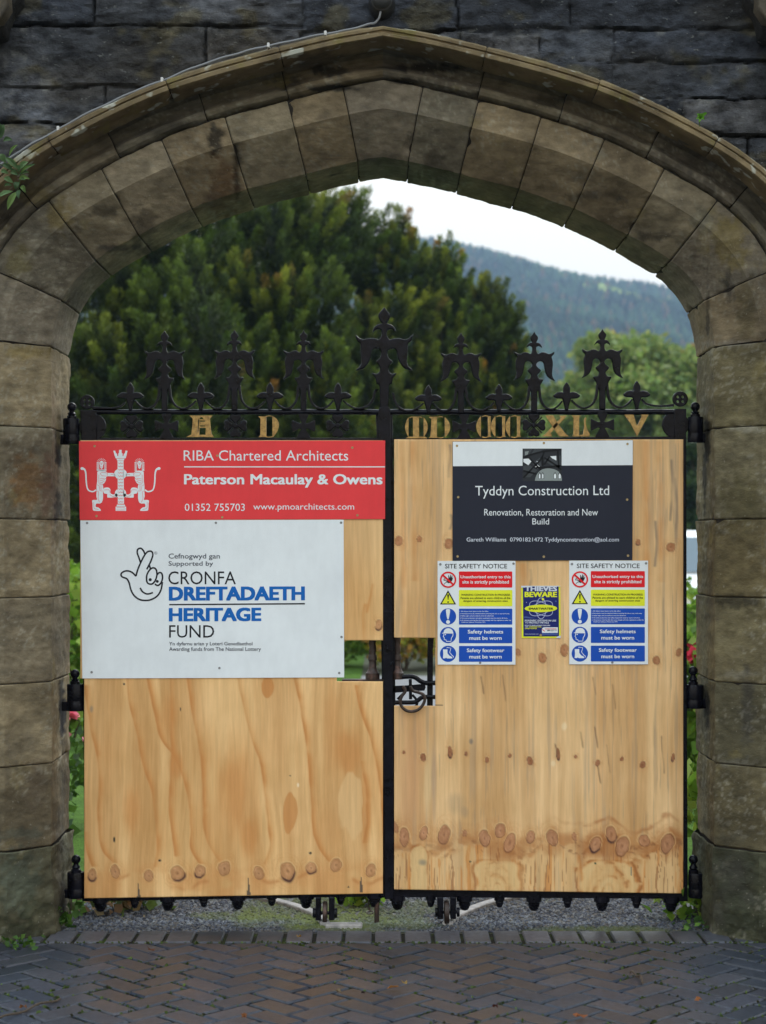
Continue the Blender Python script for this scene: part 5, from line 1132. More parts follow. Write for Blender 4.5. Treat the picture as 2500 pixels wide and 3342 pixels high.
for s, b, m_ in (('FORENSIC SYSTEMS IN USE', (235, 1268, 1295, 1328), 'p_silver'), ('TO PROTECT METALS', (240, 1340, 1050, 1396), 'p_silver'), ('POLICE AND SCRAP DEALERS', (238, 1440, 1092, 1482), 'p_silver'), ('ARE', (240, 1494, 345, 1530), 'p_silver'), ('CHECKING FOR', (372, 1492, 800, 1530), 'n_yellow'), ('SMARTWATER', (240, 1545, 648, 1585), 'n_yellow'), ('www.smartwater.com', (240, 1738, 700, 1766), 'p_pale')):
    text(s, qb(*b), YY - .0006, M[m_], PS, .03)
flat('phone_box', [Q_([(815, 1710), (815, 1590), (835, 1545), (880, 1524), (1350, 1524), (1350, 1708)])], YY - .0006, M['s_white'], PS); flat('phone_strip', [Q_(rect(815, 1712, 1352, 1790))], YY - .0006, M['p_mid'], PS)
text('CRIMESTOPPERS', qb(905, 1560, 1310, 1595), YY - .0012, M['n_red'], PS, .02); text('0800 555 111', qb(985, 1605, 1310, 1655), YY - .0012, M['s_grey'], PS, .02)
flat('phone_mark', stroke(Q_([(840, 1590), (860, 1630), (920, 1655)]), 2.4, 3), YY - .0012, M['n_red'], PS)
screws(PS, [(1765, 2073)], 'brass')

# ================================================================== PLANTS
def leafy(n, centre_fn, size, cols, spread=1.0, fold=.25, dirf=None, seed=0, asp=.42):
    """n leaves: each two quads folded along the midrib"""
    r = np.random.default_rng(seed); P = centre_fn(n, r)
    d = r.normal(size=(n, 3)) * spread
    if dirf is not None: d = d + dirf(P, r)
    d /= np.linalg.norm(d, axis=1)[:, None] + 1e-9
    up = r.normal(size=(n, 3)) + np.array([0, 0, .6]); s = np.cross(d, up); s /= np.linalg.norm(s, axis=1)[:, None] + 1e-9
    nn = np.cross(s, d); L_ = size * (.6 + .8 * r.random(n))[:, None]; w_ = L_ * asp
    a = P; m1 = P + d * L_ * .5 - nn * w_ * fold * .0; t = P + d * L_
    l = P + d * L_ * .45 + s * w_ + nn * w_ * fold; q = P + d * L_ * .45 - s * w_ + nn * w_ * fold
    V = np.stack([a, l, t, m1, q], 1).reshape(-1, 3); b = np.arange(n)[:, None] * 5
    Fc = np.concatenate([b + np.array([[0, 3, 2, 1]]), b + np.array([[0, 4, 2, 3]])])
    C = np.asarray(cols, float); ci = r.integers(0, len(C), n); c = C[ci] * (.75 + .5 * r.random(n))[:, None]
    return V, Fc, np.repeat(c, 5, 0)
def blades(P, D, L_, W_, C, r, flatn=None):
    """single quads (diamond) for tiny shoots"""
    s = np.cross(D, r.normal(size=D.shape)); s /= np.linalg.norm(s, axis=1)[:, None] + 1e-9
    n = len(P); V = np.stack([P, P + D * L_ * .45 + s * W_, P + D * L_, P + D * L_ * .45 - s * W_], 1).reshape(-1, 3)
    return V, (np.arange(n)[:, None] * 4 + np.arange(4)[None]), np.repeat(C, 4, 0)
def merge(parts):
    V = []; Fc = []; C = []; b = 0
    for v, f, c in parts: V.append(v); Fc.append(f + b); C.append(c); b += len(v)
    return mesh_np('foliage', np.concatenate(V), np.concatenate(Fc), np.concatenate(C))
def srgb(*a): return [lin(c) for c in a]

def trunk_mesh(base, top, r0, r1, limbs, seed):
    rr = random.Random(seed); mb = MB(); b = Vector(base); t = Vector(top)
    pts = [b + (t - b) * k / 8 + Vector((rr.uniform(-.05, .05), rr.uniform(-.05, .05), 0)) * min(k, 1) * 2 for k in range(9)]
    mb.tube(pts, [r0 * (1.25 if k == 0 else 1) + (r1 - r0) * k / 8 for k in range(9)], 9)
    for tip in limbs:
        tip = Vector(tip); f = rr.uniform(.15, .6); s = b + (t - b) * f; m_ = (s + tip) / 2 + Vector((0, 0, -.1 * (tip - s).length))
        mb.tube([s, m_, s + (tip - s) * .9], [r0 * .4 * (1 - f), r0 * .25 * (1 - f), .01], 6)
    return mb

def yew(px, d, label, seed, tips, rx, top, fill=26, gold=.3):
    """upright yew built of separate plumes: each a tapering spire of short shoots; tips = (px, py, depth offset, length)"""
    r = np.random.default_rng(seed); x0 = (px - HX) * d / F; y0 = d - CD; Hh_ = EYE + (HY - top) * d / F
    t = thing('yew_tree', label, 'tree', (x0, y0, 0), 'yew trees behind the gates')
    plist = []; limbs = []; parts = []
    for tp in tips:
        tx, tz = XZ(tp[0] - 8, tp[1], d + tp[2]); tz -= .10 if tp[0] > 1080 and tp[0] < 1190 else .16; plist.append((np.array([tx, y0 + tp[2], tz]), tp[3]))
    for k in range(fill):                                        # lower skirts and the back of the crown
        a = r.uniform(0, 2 * math.pi); zf = r.uniform(.16, .86); rad = rx * min(1, (1.06 - zf) * 1.7) * r.uniform(.55, 1)
        plist.append((np.array([x0 + rad * math.cos(a), y0 + rad * math.sin(a) * .9, Hh_ * zf]), r.uniform(1.0, 1.7)))
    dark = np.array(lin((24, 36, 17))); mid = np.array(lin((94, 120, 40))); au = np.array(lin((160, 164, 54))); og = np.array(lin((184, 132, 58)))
    for tip, L_ in plist:
        out = tip - np.array([x0, y0, tip[2]]); out = out / (np.linalg.norm(out) + 1e-6); k0 = min(1, np.hypot(tip[0] - x0, tip[1] - y0) / rx)
        ax = np.array([out[0] * .34 * k0, out[1] * .34 * k0, 1.0]) + r.normal(size=3) * np.array([.17, .17, .05]); ax /= np.linalg.norm(ax)
        b = tip - ax * L_; limbs.append(tuple(b))
        e1 = np.cross(ax, [0.3, .9, .1]); e1 /= np.linalg.norm(e1); e2 = np.cross(ax, e1)
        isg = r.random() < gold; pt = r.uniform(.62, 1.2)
        nfz = int(14 * L_)                                       # side fronds, each a small spire of its own
        for q in range(nfz):
            f = (q + r.random()) / nfz; R0 = L_ * .20 * (1 - f) ** .8 * min(1, .35 + f * 3) + .015; an = q * 2.4 + r.uniform(-.5, .5)
            O = e1 * math.cos(an) + e2 * math.sin(an); fl = (.50 + .38 * r.random()) * (1.1 - .5 * f)
            fd = ax * 1.0 + O * (.62 - .30 * f) + r.normal(size=3) * .10; fd /= np.linalg.norm(fd); fb = b + ax * (f * L_ - fl * .35) + O * R0 * r.uniform(.35, .9)
            ns = int(170 * fl / .35); u = r.random(ns); wd = .075 * (1 - u) ** .85 * (.4 + np.minimum(1, u * 4)) + .006
            s1 = np.cross(fd, [.2, .3, .9]); s1 /= np.linalg.norm(s1) + 1e-9; s2 = np.cross(fd, s1); a2 = r.uniform(0, 6.283, ns)
            o2 = s1[None] * np.cos(a2)[:, None] + s2[None] * np.sin(a2)[:, None]
            P = fb + fd * (u * fl)[:, None] + o2 * (wd * np.sqrt(r.random(ns)))[:, None]
            D = fd * 1.0 + o2 * .7 + r.normal(size=(ns, 3)) * .22; D /= np.linalg.norm(D, axis=1)[:, None]
            w2_ = np.clip(.05 + .95 * u * (.55 + .45 * f) + r.normal(size=ns) * .10, 0, 1)[:, None]; w2_ = w2_ ** 1.5; c = dark * (1 - w2_) + mid * w2_  # frond bases darkened in the leaf colour for the shade inside each plume
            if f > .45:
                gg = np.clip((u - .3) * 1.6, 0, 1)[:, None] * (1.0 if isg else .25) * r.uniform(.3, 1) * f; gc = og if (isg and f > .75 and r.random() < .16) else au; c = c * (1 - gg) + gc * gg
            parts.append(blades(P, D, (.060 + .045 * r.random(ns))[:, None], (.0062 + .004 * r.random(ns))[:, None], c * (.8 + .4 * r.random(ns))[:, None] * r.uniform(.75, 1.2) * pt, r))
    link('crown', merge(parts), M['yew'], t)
    trunk_mesh((x0, y0, -.05), (x0, y0, Hh_ * .85), .30, .06, limbs[:60], seed).build('trunk', M['bark'], t, True)
    return t
def grid_tips(x0, x1, y0, y1, nx, ny, seed, topf, dz=2.0):
    """plume tips spread over the side that faces the gate, below the outline topf(px)"""
    r = np.random.default_rng(seed); o = []
    for j in range(ny):
        for i in range(nx):
            x = x0 + (x1 - x0) * (i + .5 + .5 * (j % 2) + r.uniform(-.35, .35)) / nx; y = y0 + (y1 - y0) * (j + r.uniform(-.3, .3)) / max(1, ny - 1)
            if y < topf(x) + 15: continue
            o.append((x, y, -dz * min(1, (y - topf(x)) / 500.0) + r.uniform(-.4, .4), r.uniform(1.3, 2.1)))
    return o
OUT = lambda x: float(np.interp(x, [200, 600, 900, 1090, 1180, 1195, 1245, 1330, 1350, 1410, 1462, 1490, 1500, 1600, 1690, 1760], [420, 440, 520, 590, 640, 720, 690, 700, 800, 815, 785, 835, 910, 895, 1005, 1500]))
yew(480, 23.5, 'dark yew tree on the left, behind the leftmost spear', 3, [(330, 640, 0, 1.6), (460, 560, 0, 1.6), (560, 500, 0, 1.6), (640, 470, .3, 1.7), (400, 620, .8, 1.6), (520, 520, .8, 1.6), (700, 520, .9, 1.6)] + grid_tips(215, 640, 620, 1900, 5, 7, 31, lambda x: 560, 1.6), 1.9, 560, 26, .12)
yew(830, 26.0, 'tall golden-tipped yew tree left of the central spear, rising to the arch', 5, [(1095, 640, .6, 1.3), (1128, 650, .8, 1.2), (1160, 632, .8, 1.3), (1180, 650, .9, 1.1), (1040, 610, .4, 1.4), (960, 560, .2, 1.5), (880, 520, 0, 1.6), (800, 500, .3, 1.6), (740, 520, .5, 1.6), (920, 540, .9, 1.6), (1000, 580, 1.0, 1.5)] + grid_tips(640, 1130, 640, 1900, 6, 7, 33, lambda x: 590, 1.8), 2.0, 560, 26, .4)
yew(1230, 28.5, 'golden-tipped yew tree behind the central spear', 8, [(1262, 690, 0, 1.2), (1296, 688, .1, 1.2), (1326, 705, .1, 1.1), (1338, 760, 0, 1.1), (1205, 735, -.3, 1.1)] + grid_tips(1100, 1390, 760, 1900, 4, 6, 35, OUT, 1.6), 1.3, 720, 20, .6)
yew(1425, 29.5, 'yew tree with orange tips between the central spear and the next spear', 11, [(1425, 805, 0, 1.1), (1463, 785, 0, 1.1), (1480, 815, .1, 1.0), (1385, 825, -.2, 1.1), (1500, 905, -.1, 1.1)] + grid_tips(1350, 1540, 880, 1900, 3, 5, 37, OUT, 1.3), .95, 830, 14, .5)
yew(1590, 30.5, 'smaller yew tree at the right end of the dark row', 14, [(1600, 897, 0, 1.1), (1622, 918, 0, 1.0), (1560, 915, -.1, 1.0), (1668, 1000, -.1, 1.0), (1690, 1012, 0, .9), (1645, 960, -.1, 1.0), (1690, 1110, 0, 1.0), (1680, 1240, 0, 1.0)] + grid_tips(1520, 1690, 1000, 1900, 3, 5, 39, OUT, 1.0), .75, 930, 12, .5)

def broadleaf(name, px, d, top_py, hw_px, label, seed, cols, nclump=60, nleaf=420, lsize=.13, zlow=.25, group=None, depth=1.0):
    r = np.random.default_rng(seed); x0 = (px - HX) * d / F; y0 = d - CD; Ht = EYE + (HY - top_py) * d / F; rw = hw_px * d / F
    t = thing(name, label, 'tree', (x0, y0, 0), group); parts = []; limbs = []
    for k in range(nclump):
        v = r.normal(size=3); v /= np.linalg.norm(v); q = r.random() ** .33
        c = np.array([x0 + v[0] * rw * q * .86, y0 + v[1] * rw * q * .8 * depth, Ht * (1 + zlow) / 2 + v[2] * Ht * (1 - zlow) / 2 * q * .88]); rc = rw * r.uniform(.16, .30); limbs.append(tuple(c))
        def fn(n, r, c=c, rc=rc):
            u = r.normal(size=(n, 3)); u /= np.linalg.norm(u, axis=1)[:, None]; return c + u * (rc * r.random(n) ** .4)[:, None] * np.array([1, 1, .75])
        cc = np.array(cols) * r.uniform(.75, 1.25); parts.append(leafy(nleaf, fn, lsize, cc, 1, .25, lambda P, r, c=c: (P - c) / rc * .8 + np.array([0, 0, -.2]), seed * 100 + k))
    link('crown', merge(parts), M['leaf'], t); trunk_mesh((x0, y0, -.05), (x0, y0, Ht * .7), max(.12, Ht * .022), .04, limbs[:26], seed).build('trunk', M['bark'], t, True); return t
GRN = srgb((126, 148, 76), (138, 154, 84), (110, 134, 70), (150, 158, 90)); DRK = srgb((58, 78, 40), (70, 90, 46), (48, 66, 36)); AUT = srgb((176, 120, 58), (168, 134, 66), (140, 110, 56), (120, 116, 60))
broadleaf('round_tree', 2045, 62, 1062, 335, 'broad pale green tree beyond the right gate, behind the two right spears', 21, GRN, 170, 420, .25, .10)
broadleaf('young_tree', 1745, 70, 1300, 78, 'low yellow-green bushy tree just right of the yews', 23, GRN, 30, 260, .2, .1)
broadleaf('autumn_tree', 2225, 82, 1050, 95, 'orange autumn tree at the right jamb, behind the pale green tree', 25, AUT, 40, 260, .26, .2)
broadleaf('autumn_tree', 2015, 84, 1010, 34, 'thin golden treetop peeping over the pale green tree', 26, srgb((190, 160, 66), (172, 150, 70)), 22, 160, .24, .45)
broadleaf('dark_tree', 2290, 44, 1380, 150, 'dark green tree in the gap beside the right jamb', 27, DRK, 46, 320, .2, .02)
# far hillside and its wood
def hz(x, y):                                            # height of the hill
    ridge = 175 - np.maximum(x - 40, -12) * .165 + 3 * np.sin(x / 37); t = np.clip((y - 420) / 620, 0, 1.25)
    return -2 + ridge * (t ** .85) * sstep(1.35, .9, t * .9) + 3 * np.sin(x / 23 + y / 41)
xs = np.linspace(-420, 620, 90); ys = np.linspace(330, 1500, 90); X, Y = np.meshgrid(xs, ys); i_ = np.arange(89)[None] + np.arange(89)[:, None] * 90
link_h = link('hill', mesh_np('hill', np.stack([X.ravel(), Y.ravel(), hz(X, Y).ravel() - 2], 1), np.stack([i_, i_ + 1, i_ + 91, i_ + 90], -1).reshape(-1, 4)), M['hillearth'], None, True); tag(link_h, kind='structure')
def farwood(n):
    r = np.random.default_rng(77); V = []; Fc = []; C = []
    y = 430 + 650 * r.random(n) ** .9; x = (r.uniform(-.02, .27, n)) * (y + CD); z = hz(x, y) - 2
    con = fbm(x / 70, y / 110, 91, 3) + .2 * (r.random(n) - .5) > .44
    k = 6; a = np.arange(k) * 2 * math.pi / k
    tiers_c = [(0, .0), (.26, .12), (.15, .42), (.19, .45), (.09, .72), (.12, .74), (.0, 1.0)]; tiers_b = [(.06, 0), (.30, .25), (.42, .5), (.36, .75), (.16, .95), (0, 1.0), (0, 1.0)]
    m = 7; vs = np.zeros((n, m, k, 3))
    h = np.where(con, r.uniform(6, 11.5, n), r.uniform(5, 8.5, n))
    for j in range(m):
        rad = np.where(con, tiers_c[j][0] * 1.0, tiers_b[j][0]) * h; zz = np.where(con, tiers_c[j][1], tiers_b[j][1]) * h
        jit = r.uniform(.7, 1.3, (n, k))
        vs[:, j, :, 0] = x[:, None] + rad[:, None] * jit * np.cos(a)[None]; vs[:, j, :, 1] = y[:, None] + rad[:, None] * jit * np.sin(a)[None]; vs[:, j, :, 2] = z[:, None] + (zz[:, None] + (jit - 1) * h[:, None] * .06)
    b = np.arange(n)[:, None] * (m * k); fs = []
    for j in range(m - 1):
        for q in range(k): fs.append(np.concatenate([b + j * k + q, b + j * k + (q + 1) % k, b + (j + 1) * k + (q + 1) % k, b + (j + 1) * k + q], 1))
    cc = np.where(con[:, None], np.array(lin((58, 82, 56))), np.array(lin((122, 136, 72)))) * r.uniform(.5, 1.5, n)[:, None] * (.55 + .9 * sstep(.3, .7, fbm(x / 38, y / 60, 97, 3)))[:, None]
    br = r.random(n) < .10; cc[br] = np.array(lin((112, 92, 62)))
    return mesh_np('wood', vs.reshape(-1, 3), np.concatenate(fs), np.repeat(cc, m * k, 0))
tag(link('hillside_wood', farwood(17000), M['farwood']), 'hazy blue conifer wood covering the far hillside', 'woodland', None, 'stuff')

# garden plants seen through the slots
def bush(name, x, y, h, rad, label, cols, seed, n=1500, size=.06, flowers=None, nf=0, fsize=.05, cat='plant', group=None, stems=True):
    t = thing(name, label, cat, (x, y, 0), group)
    def fn(n, r):
        u = r.normal(size=(n, 3)); u /= np.linalg.norm(u, axis=1)[:, None]; q = r.random(n) ** .45
        p = u * q[:, None] * np.array([rad, rad, h / 2]); return p + np.array([x, y, h * .52]) + (np.sin(p[:, :1] * 9 + seed) * .06)
    link('foliage', merge([leafy(n, fn, size, cols, 1, .25, lambda P, r: np.array([0, 0, .9]), seed)]), M['leaf'], t)
    if flowers is not None:
        r = np.random.default_rng(seed + 1)
        for k in range(max(1, nf // 9)):
            u = r.normal(size=3); u[2] = abs(u[2]); u[1] -= .5; u /= np.linalg.norm(u); p = u * np.array([rad, rad, h / 2]) * r.uniform(.75, 1.1) + np.array([x, y, h * .52])
            V, Fc, C = leafy(9, lambda n, r, p=p: np.repeat(p[None], n, 0), fsize, [flowers[k % len(flowers)]], 1, .4, None, seed * 50 + k, .6)
            link('flower', mesh_np('flower', V, Fc, C), M['petal'], t)
    mb = MB(); rr = random.Random(seed)
    for k in range(7):
        a = rr.uniform(0, 6.28); q = rad * rr.uniform(.2, .8); mb.tube([(x + .03 * math.cos(a), y + .03 * math.sin(a), -.03), (x + q * .5 * math.cos(a), y + q * .5 * math.sin(a), h * .4), (x + q * math.cos(a), y + q * math.sin(a), h * .8)], [.012, .009, .004], 5)
    mb.build('stem', M['bark'], t); return t
LG = srgb((116, 150, 52), (96, 132, 44), (140, 164, 66)); YG = srgb((178, 168, 58), (150, 150, 52), (196, 150, 70), (130, 140, 46)); MG = srgb((70, 104, 40), (88, 122, 48), (60, 92, 38))
bush('flower_bush', -.55, 14.6, .62, .5, 'orange and pink flower clump seen left of the lock stile through the left cut-out', LG, 31, 1500, .07, srgb((214, 120, 96), (226, 150, 96), (220, 170, 90)), 260, .06)
bush('flower_bush', .25, 14.2, .8, .55, 'yellow-green flowering plant seen through the latch cut-out', YG, 32, 2200, .07, srgb((214, 184, 70), (206, 140, 70)), 260, .06)
bush('flower_bush', -1.2, 16, .7, .6, 'green and apricot flower clump behind the white sign', LG, 33, 1400, .08, srgb((224, 150, 110), (230, 190, 100)), 180, .06)
bush('flower_bush', 1.3, 15, .9, .7, 'tall yellowing flower clump behind the right gate', YG, 34, 1600, .08, srgb((200, 90, 70),), 90, .06)
bush('rose_bush', -1.86, 2.35, .72, .30, 'pink rose bush low in the gap by the left jamb', MG, 35, 1300, .055, srgb((232, 120, 140), (238, 150, 166)), 110, .05)
bush('leafy_shrub', -2.45, 6.4, 1.45, .55, 'pale leafy shrub in the gap above the left middle hinge', LG, 36, 1700, .09, srgb((230, 200, 50),), 60, .06)
bush('leafy_shrub', -1.72, .75, .36, .22, 'low leafy shrub at the foot of the left jamb', MG, 37, 900, .06)
bush('leafy_shrub', 2.0, 3.6, 1.05, .33, 'bright leafy shrub with red flowers in the gap by the right jamb', LG, 38, 1400, .09, srgb((200, 40, 80), (220, 60, 90)), 90, .06)
bush('leafy_shrub', 1.66, 1.1, .62, .22, 'fresh green broad-leaved plant low in the gap by the right jamb', LG, 39, 700, .10)
bush('flower_bush', 2.75, 8.2, 1.15, .5, 'white and crimson flower clump in front of the parked car', LG, 40, 1300, .08, srgb((200, 40, 84), (232, 226, 220), (236, 230, 226)), 160, .08)
# low plants and moss clumps along the threshold
def weed(x, y, h, label, cols, seed, n=26, size=.05, name='weed', spread=.07):
    t = thing(name, label, 'weed', (x, y, 0), 'weeds at the foot of the jambs')
    def fn(n, r): return np.stack([x + r.normal(size=n) * spread * .5, y + r.normal(size=n) * spread * .35, r.random(n) ** 1.4 * h], 1)
    link('leaves', merge([leafy(n, fn, size, cols, .8, .25, lambda P, r: np.stack([(P[:, 0] - x) * 14, (P[:, 1] - y) * 14, np.full(len(P), .6)], 1), seed)]), M['leaf'], t)
    return t
weed(-1.30, -.06, .09, 'small green weed at the inner foot of the left jamb', MG, 51, 60, .035)
weed(-1.13, .22, .10, 'tangled weed with pale dead stalks below the left gate corner', srgb((86, 104, 50), (120, 104, 70), (150, 124, 96)), 52, 110, .05, spread=.16)
weed(-1.02, .30, .11, 'grey-leaved plant under the left gate, right of the dead stalks', srgb((150, 164, 150), (120, 140, 116), (80, 110, 56)), 53, 46, .06)
weed(1.27, .12, .13, 'bright grassy tuft at the foot of the right jamb', LG, 54, 160, .045, spread=.12)
weed(1.245, -.14, .05, 'tiny sprig between paving and the right jamb', MG, 55, 26, .025, spread=.05)
weed(-1.40, -.44, .04, 'mossy sprig at the outer corner of the left jamb', MG, 56, 50, .022, spread=.07)
weed(-.10, .35, .05, 'grass tuft beside the left gate wheel', LG, 57, 60, .05, spread=.08)
def pebbles(n):
    r = np.random.default_rng(61); x = r.uniform(-1.28, 1.3, n); y = -.15 + 1.5 * r.random(n) ** 1.6
    s_ = r.uniform(.004, .011, n); a = r.uniform(0, 6.283, n); o = np.array([(1, 0, 0), (0, 1, 0), (-1, 0, 0), (0, -1, 0), (0, 0, .7), (0, 0, -.4)], float)
    V = o[None] * (s_[:, None, None] * r.uniform(.7, 1.3, (n, 6, 1))); c_, q = np.cos(a)[:, None], np.sin(a)[:, None]
    V = np.stack([V[..., 0] * c_ - V[..., 1] * q + x[:, None], V[..., 0] * q + V[..., 1] * c_ + y[:, None], V[..., 2] - .007 + .002], -1)
    f = np.array([(0, 1, 4), (1, 2, 4), (2, 3, 4), (3, 0, 4)]); Fc = (np.arange(n)[:, None, None] * 6 + f[None]).reshape(-1, 3)
    C = np.array(srgb((84, 88, 98), (64, 67, 77), (104, 107, 112), (88, 84, 80), (48, 50, 58)))[r.integers(0, 5, n)] * r.uniform(.6, 1.2, n)[:, None]
    ms = (sstep(.60, .72, fbm(x * 2.2 + 3, y * 3, 65, 4)) * .45 + .35 * (np.abs(x + .1) < .5) * sstep(.5, .6, fbm(x * 4, y * 4, 66, 3)))[:, None]; C = C * (1 - np.clip(ms, 0, .85)) + np.array(lin((96, 106, 50))) * np.clip(ms, 0, .85)
    return mesh_np('gravel', V.reshape(-1, 3), Fc, np.repeat(C, 6, 0))
M['pebble'] = mat('wet_pebble', rough=0.8, spec=0.15, attr=True)
tag(link('gravel', pebbles(26000), M['pebble']), 'wet grey gravel on the drive under and behind the gates', 'gravel', None, 'stuff')
def joint_moss(n):
    r = np.random.default_rng(63); P = []
    while len(P) < n:
        a, b = r.integers(-60, 60), r.integers(-14, 14); ox, oy = a + 2 * b, a - 2 * b; q = ((0, 0, 2, 1), (0, 1, 1, 3))[r.integers(0, 2)]; t = r.random()
        u = [(ox + q[0] + (q[2] - q[0]) * t, oy + q[1]), (ox + q[0], oy + q[1] + (q[3] - q[1]) * t)][r.integers(0, 2)]; x, y = w2(*u)
        if abs(x) > 1.6 or y > -.37 or y < -1.75: continue
        if vn(x * 2.6 + 9, y * 2.6, 3) + .35 * vn(x * 9, y * 9, 5) < .74 - .18 * (abs(x) > .9): continue
        P.append((x + r.normal() * .002, y + r.normal() * .002, -.006))
    for k in range(n // 5):                                       # the soldier course
        x = -1.5 + 3 * r.random(); P.append((x, -.357 + r.normal() * .004, -.004))
    return P
def moss_fn(n, r): return np.array(joint_pts)
joint_pts = joint_moss(2600)
tag(link('moss', merge([leafy(len(joint_pts), moss_fn, .011, srgb((70, 88, 36), (84, 104, 44), (54, 66, 30), (60, 60, 40)), 1, .25, lambda P, r: np.array([0, 0, .5]), 64, .5)]), M['leaf']), 'green moss growing in the joints of the herringbone paving', 'moss', None, 'stuff')
# plants rooted in the wall
def sprig(name, label, stem, leaves, y, cols, seed, parent_cat='plant'):
    x, z = XZ(stem[0][0], stem[0][1], CD + y); t = thing(name, label, parent_cat, (x, y, z)); rr = random.Random(seed); mb = MB(); P = []
    for px, py in cr(stem, False, 4): a, b = XZ(px, py, CD + y); P.append((a, y, b))
    mb.tube(P, .0022, 6); mb.build('stem', M['leaf'], t) ; st = t.children[0]
    at_ = st.data.color_attributes.new('Col', 'FLOAT_COLOR', 'POINT'); at_.data.foreach_set('color', np.tile(np.array([*lin((70, 90, 50)), 1], np.float32), len(st.data.vertices)))
    V = []; Fc = []; C = []
    for i, (bx, by, tx, ty, w_) in enumerate(leaves):
        b = Vector((*XZ(bx, by, CD + y), 0)); e = Vector((*XZ(tx, ty, CD + y), 0)); b = Vector((b.x, y, b.y)); dep = rr.uniform(-.05, .0); e = Vector((e.x, y + dep, e.y))
        d = e - b; s = Vector((-d.z, 0, d.x)).normalized() * (w_ * CD / F / 2); sag = Vector((0, -.012, .004)); k = len(V)
        for u, wv_ in ((0, .05), (.2, .7), (.45, 1.0), (.7, .8), (.9, .35), (1.0, .02)):
            c_ = b + d * u + sag * math.sin(math.pi * u); V += [tuple(c_ + s * wv_ + Vector((0, -.006 * wv_, 0))), tuple(c_), tuple(c_ - s * wv_ + Vector((0, -.006 * wv_, 0)))]
        for j in range(5):
            a = k + j * 3; Fc += [(a, a + 1, a + 4, a + 3), (a + 1, a + 2, a + 5, a + 4)]
        C += [np.array(cols[i % len(cols)]) * rr.uniform(.8, 1.2)] * 18
    link('leaves', mesh_np('leaves', V, np.array(Fc), np.array(C)), M['leaf'], t, True); return t
zz = lambda x, y: (x / 6.91, 380 + y / 6.91)
lv = []
for bx, by, tx, ty, w_ in ((430, 1200, 140, 950, 18), (440, 1200, 650, 1040, 16), (440, 1300, 812, 1095, 11), (460, 1300, 770, 1180, 9), (460, 1320, 665, 1265, 11), (430, 1330, 235, 1275, 15), (300, 1230, 95, 1110, 16), (430, 1400, 700, 1440, 13), (450, 1440, 640, 1500, 10), (300, 1500, 130, 1440, 16), (430, 1480, 360, 1670, 18), (480, 1560, 600, 1740, 14), (280, 1560, 115, 1600, 10), (290, 1690, 20, 1890, 14), (440, 1650, 470, 1900, 14), (380, 1700, 170, 2110, 20), (200, 1290, 60, 1300, 14), (130, 1050, 40, 880, 20), (420, 1250, 520, 1180, 14), (200, 900, 420, 660, 9), (70, 560, 290, 540, 14), (20, 500, 130, 230, 22), (-60, 450, 60, 220, 30)): lv.append((*zz(bx, by), *zz(tx, ty), w_))
sprig('wall_plant', 'leafy plant growing out of the wall at the left end of the hood mould', [zz(-150, 1000), zz(150, 1150), zz(430, 1250), zz(440, 1500), zz(380, 1720)], lv, -.50, srgb((84, 112, 72), (98, 126, 84), (74, 102, 66), (108, 136, 76)), 5)
z2 = lambda x, y: (2080 + x / 3.94, y / 3.94)
sprig('wall_plant', 'tiny bright green seedling on the wall above the right of the hood mould', [z2(800, 1640), z2(800, 1540)], [(*z2(800, 1540), *z2(a, b), 9) for a, b in ((755, 1475), (810, 1480), (865, 1495), (738, 1555), (840, 1570), (768, 1605))], -.47, srgb((96, 150, 48), (110, 160, 60)), 6)

# ================================================================== PALE WHEEL TRACKS, LEAVES, TWIGS
def track(label, pts, wd):
    t = MB(); P = np.array(cr(pts, False, 6)); T = np.gradient(P, axis=0); T /= np.linalg.norm(T, axis=1)[:, None]; N = np.stack([-T[:, 1], T[:, 0]], 1); m = len(P); vs = []
    for i in range(m):
        for u, z in ((-.5, -.02), (-.5, .006), (-.42, .010), (.42, .010), (.5, .006), (.5, -.02)): vs.append((P[i, 0] + N[i, 0] * wd * u, P[i, 1] + N[i, 1] * wd * u, z))
    fs = []
    for i in range(m - 1):
        for k in range(5): fs.append((i * 6 + k, i * 6 + k + 1, (i + 1) * 6 + k + 1, (i + 1) * 6 + k))
    t.add(vs, fs); fs = [tuple(range(6)), tuple(range((m - 1) * 6 + 5, (m - 1) * 6 - 1, -1))]; t.add(vs, fs)
    o = t.build('wheel_track', M['palestone'], None); tag(o, label, 'stone track')
def gpt(px, py): d = F * EYE / (py - HY); return ((px - HX) * d / F, d - CD)
track('pale stone wheel track curving back from the left gate wheel', [gpt(1062, 3018), gpt(1052, 3002), gpt(1030, 2985), gpt(985, 2966), gpt(905, 2943), gpt(780, 2918)], .042)
track('pale stone wheel track curving back from the right gate wheel', [gpt(1460, 3016), gpt(1475, 3000), gpt(1502, 2985), gpt(1550, 2964), gpt(1608, 2945), gpt(1700, 2924)], .042)
mb = MB(); a = gpt(1078, 3024); mb.bbox(a[0] - .02, a[0] + .13, a[1] - .02, a[1] + .03, -.02, .012, .004); tag(mb.build('stop_stone', M['palestone']), 'flat pale stop stone on the ground between the left wheel and drop bolt', 'stone')
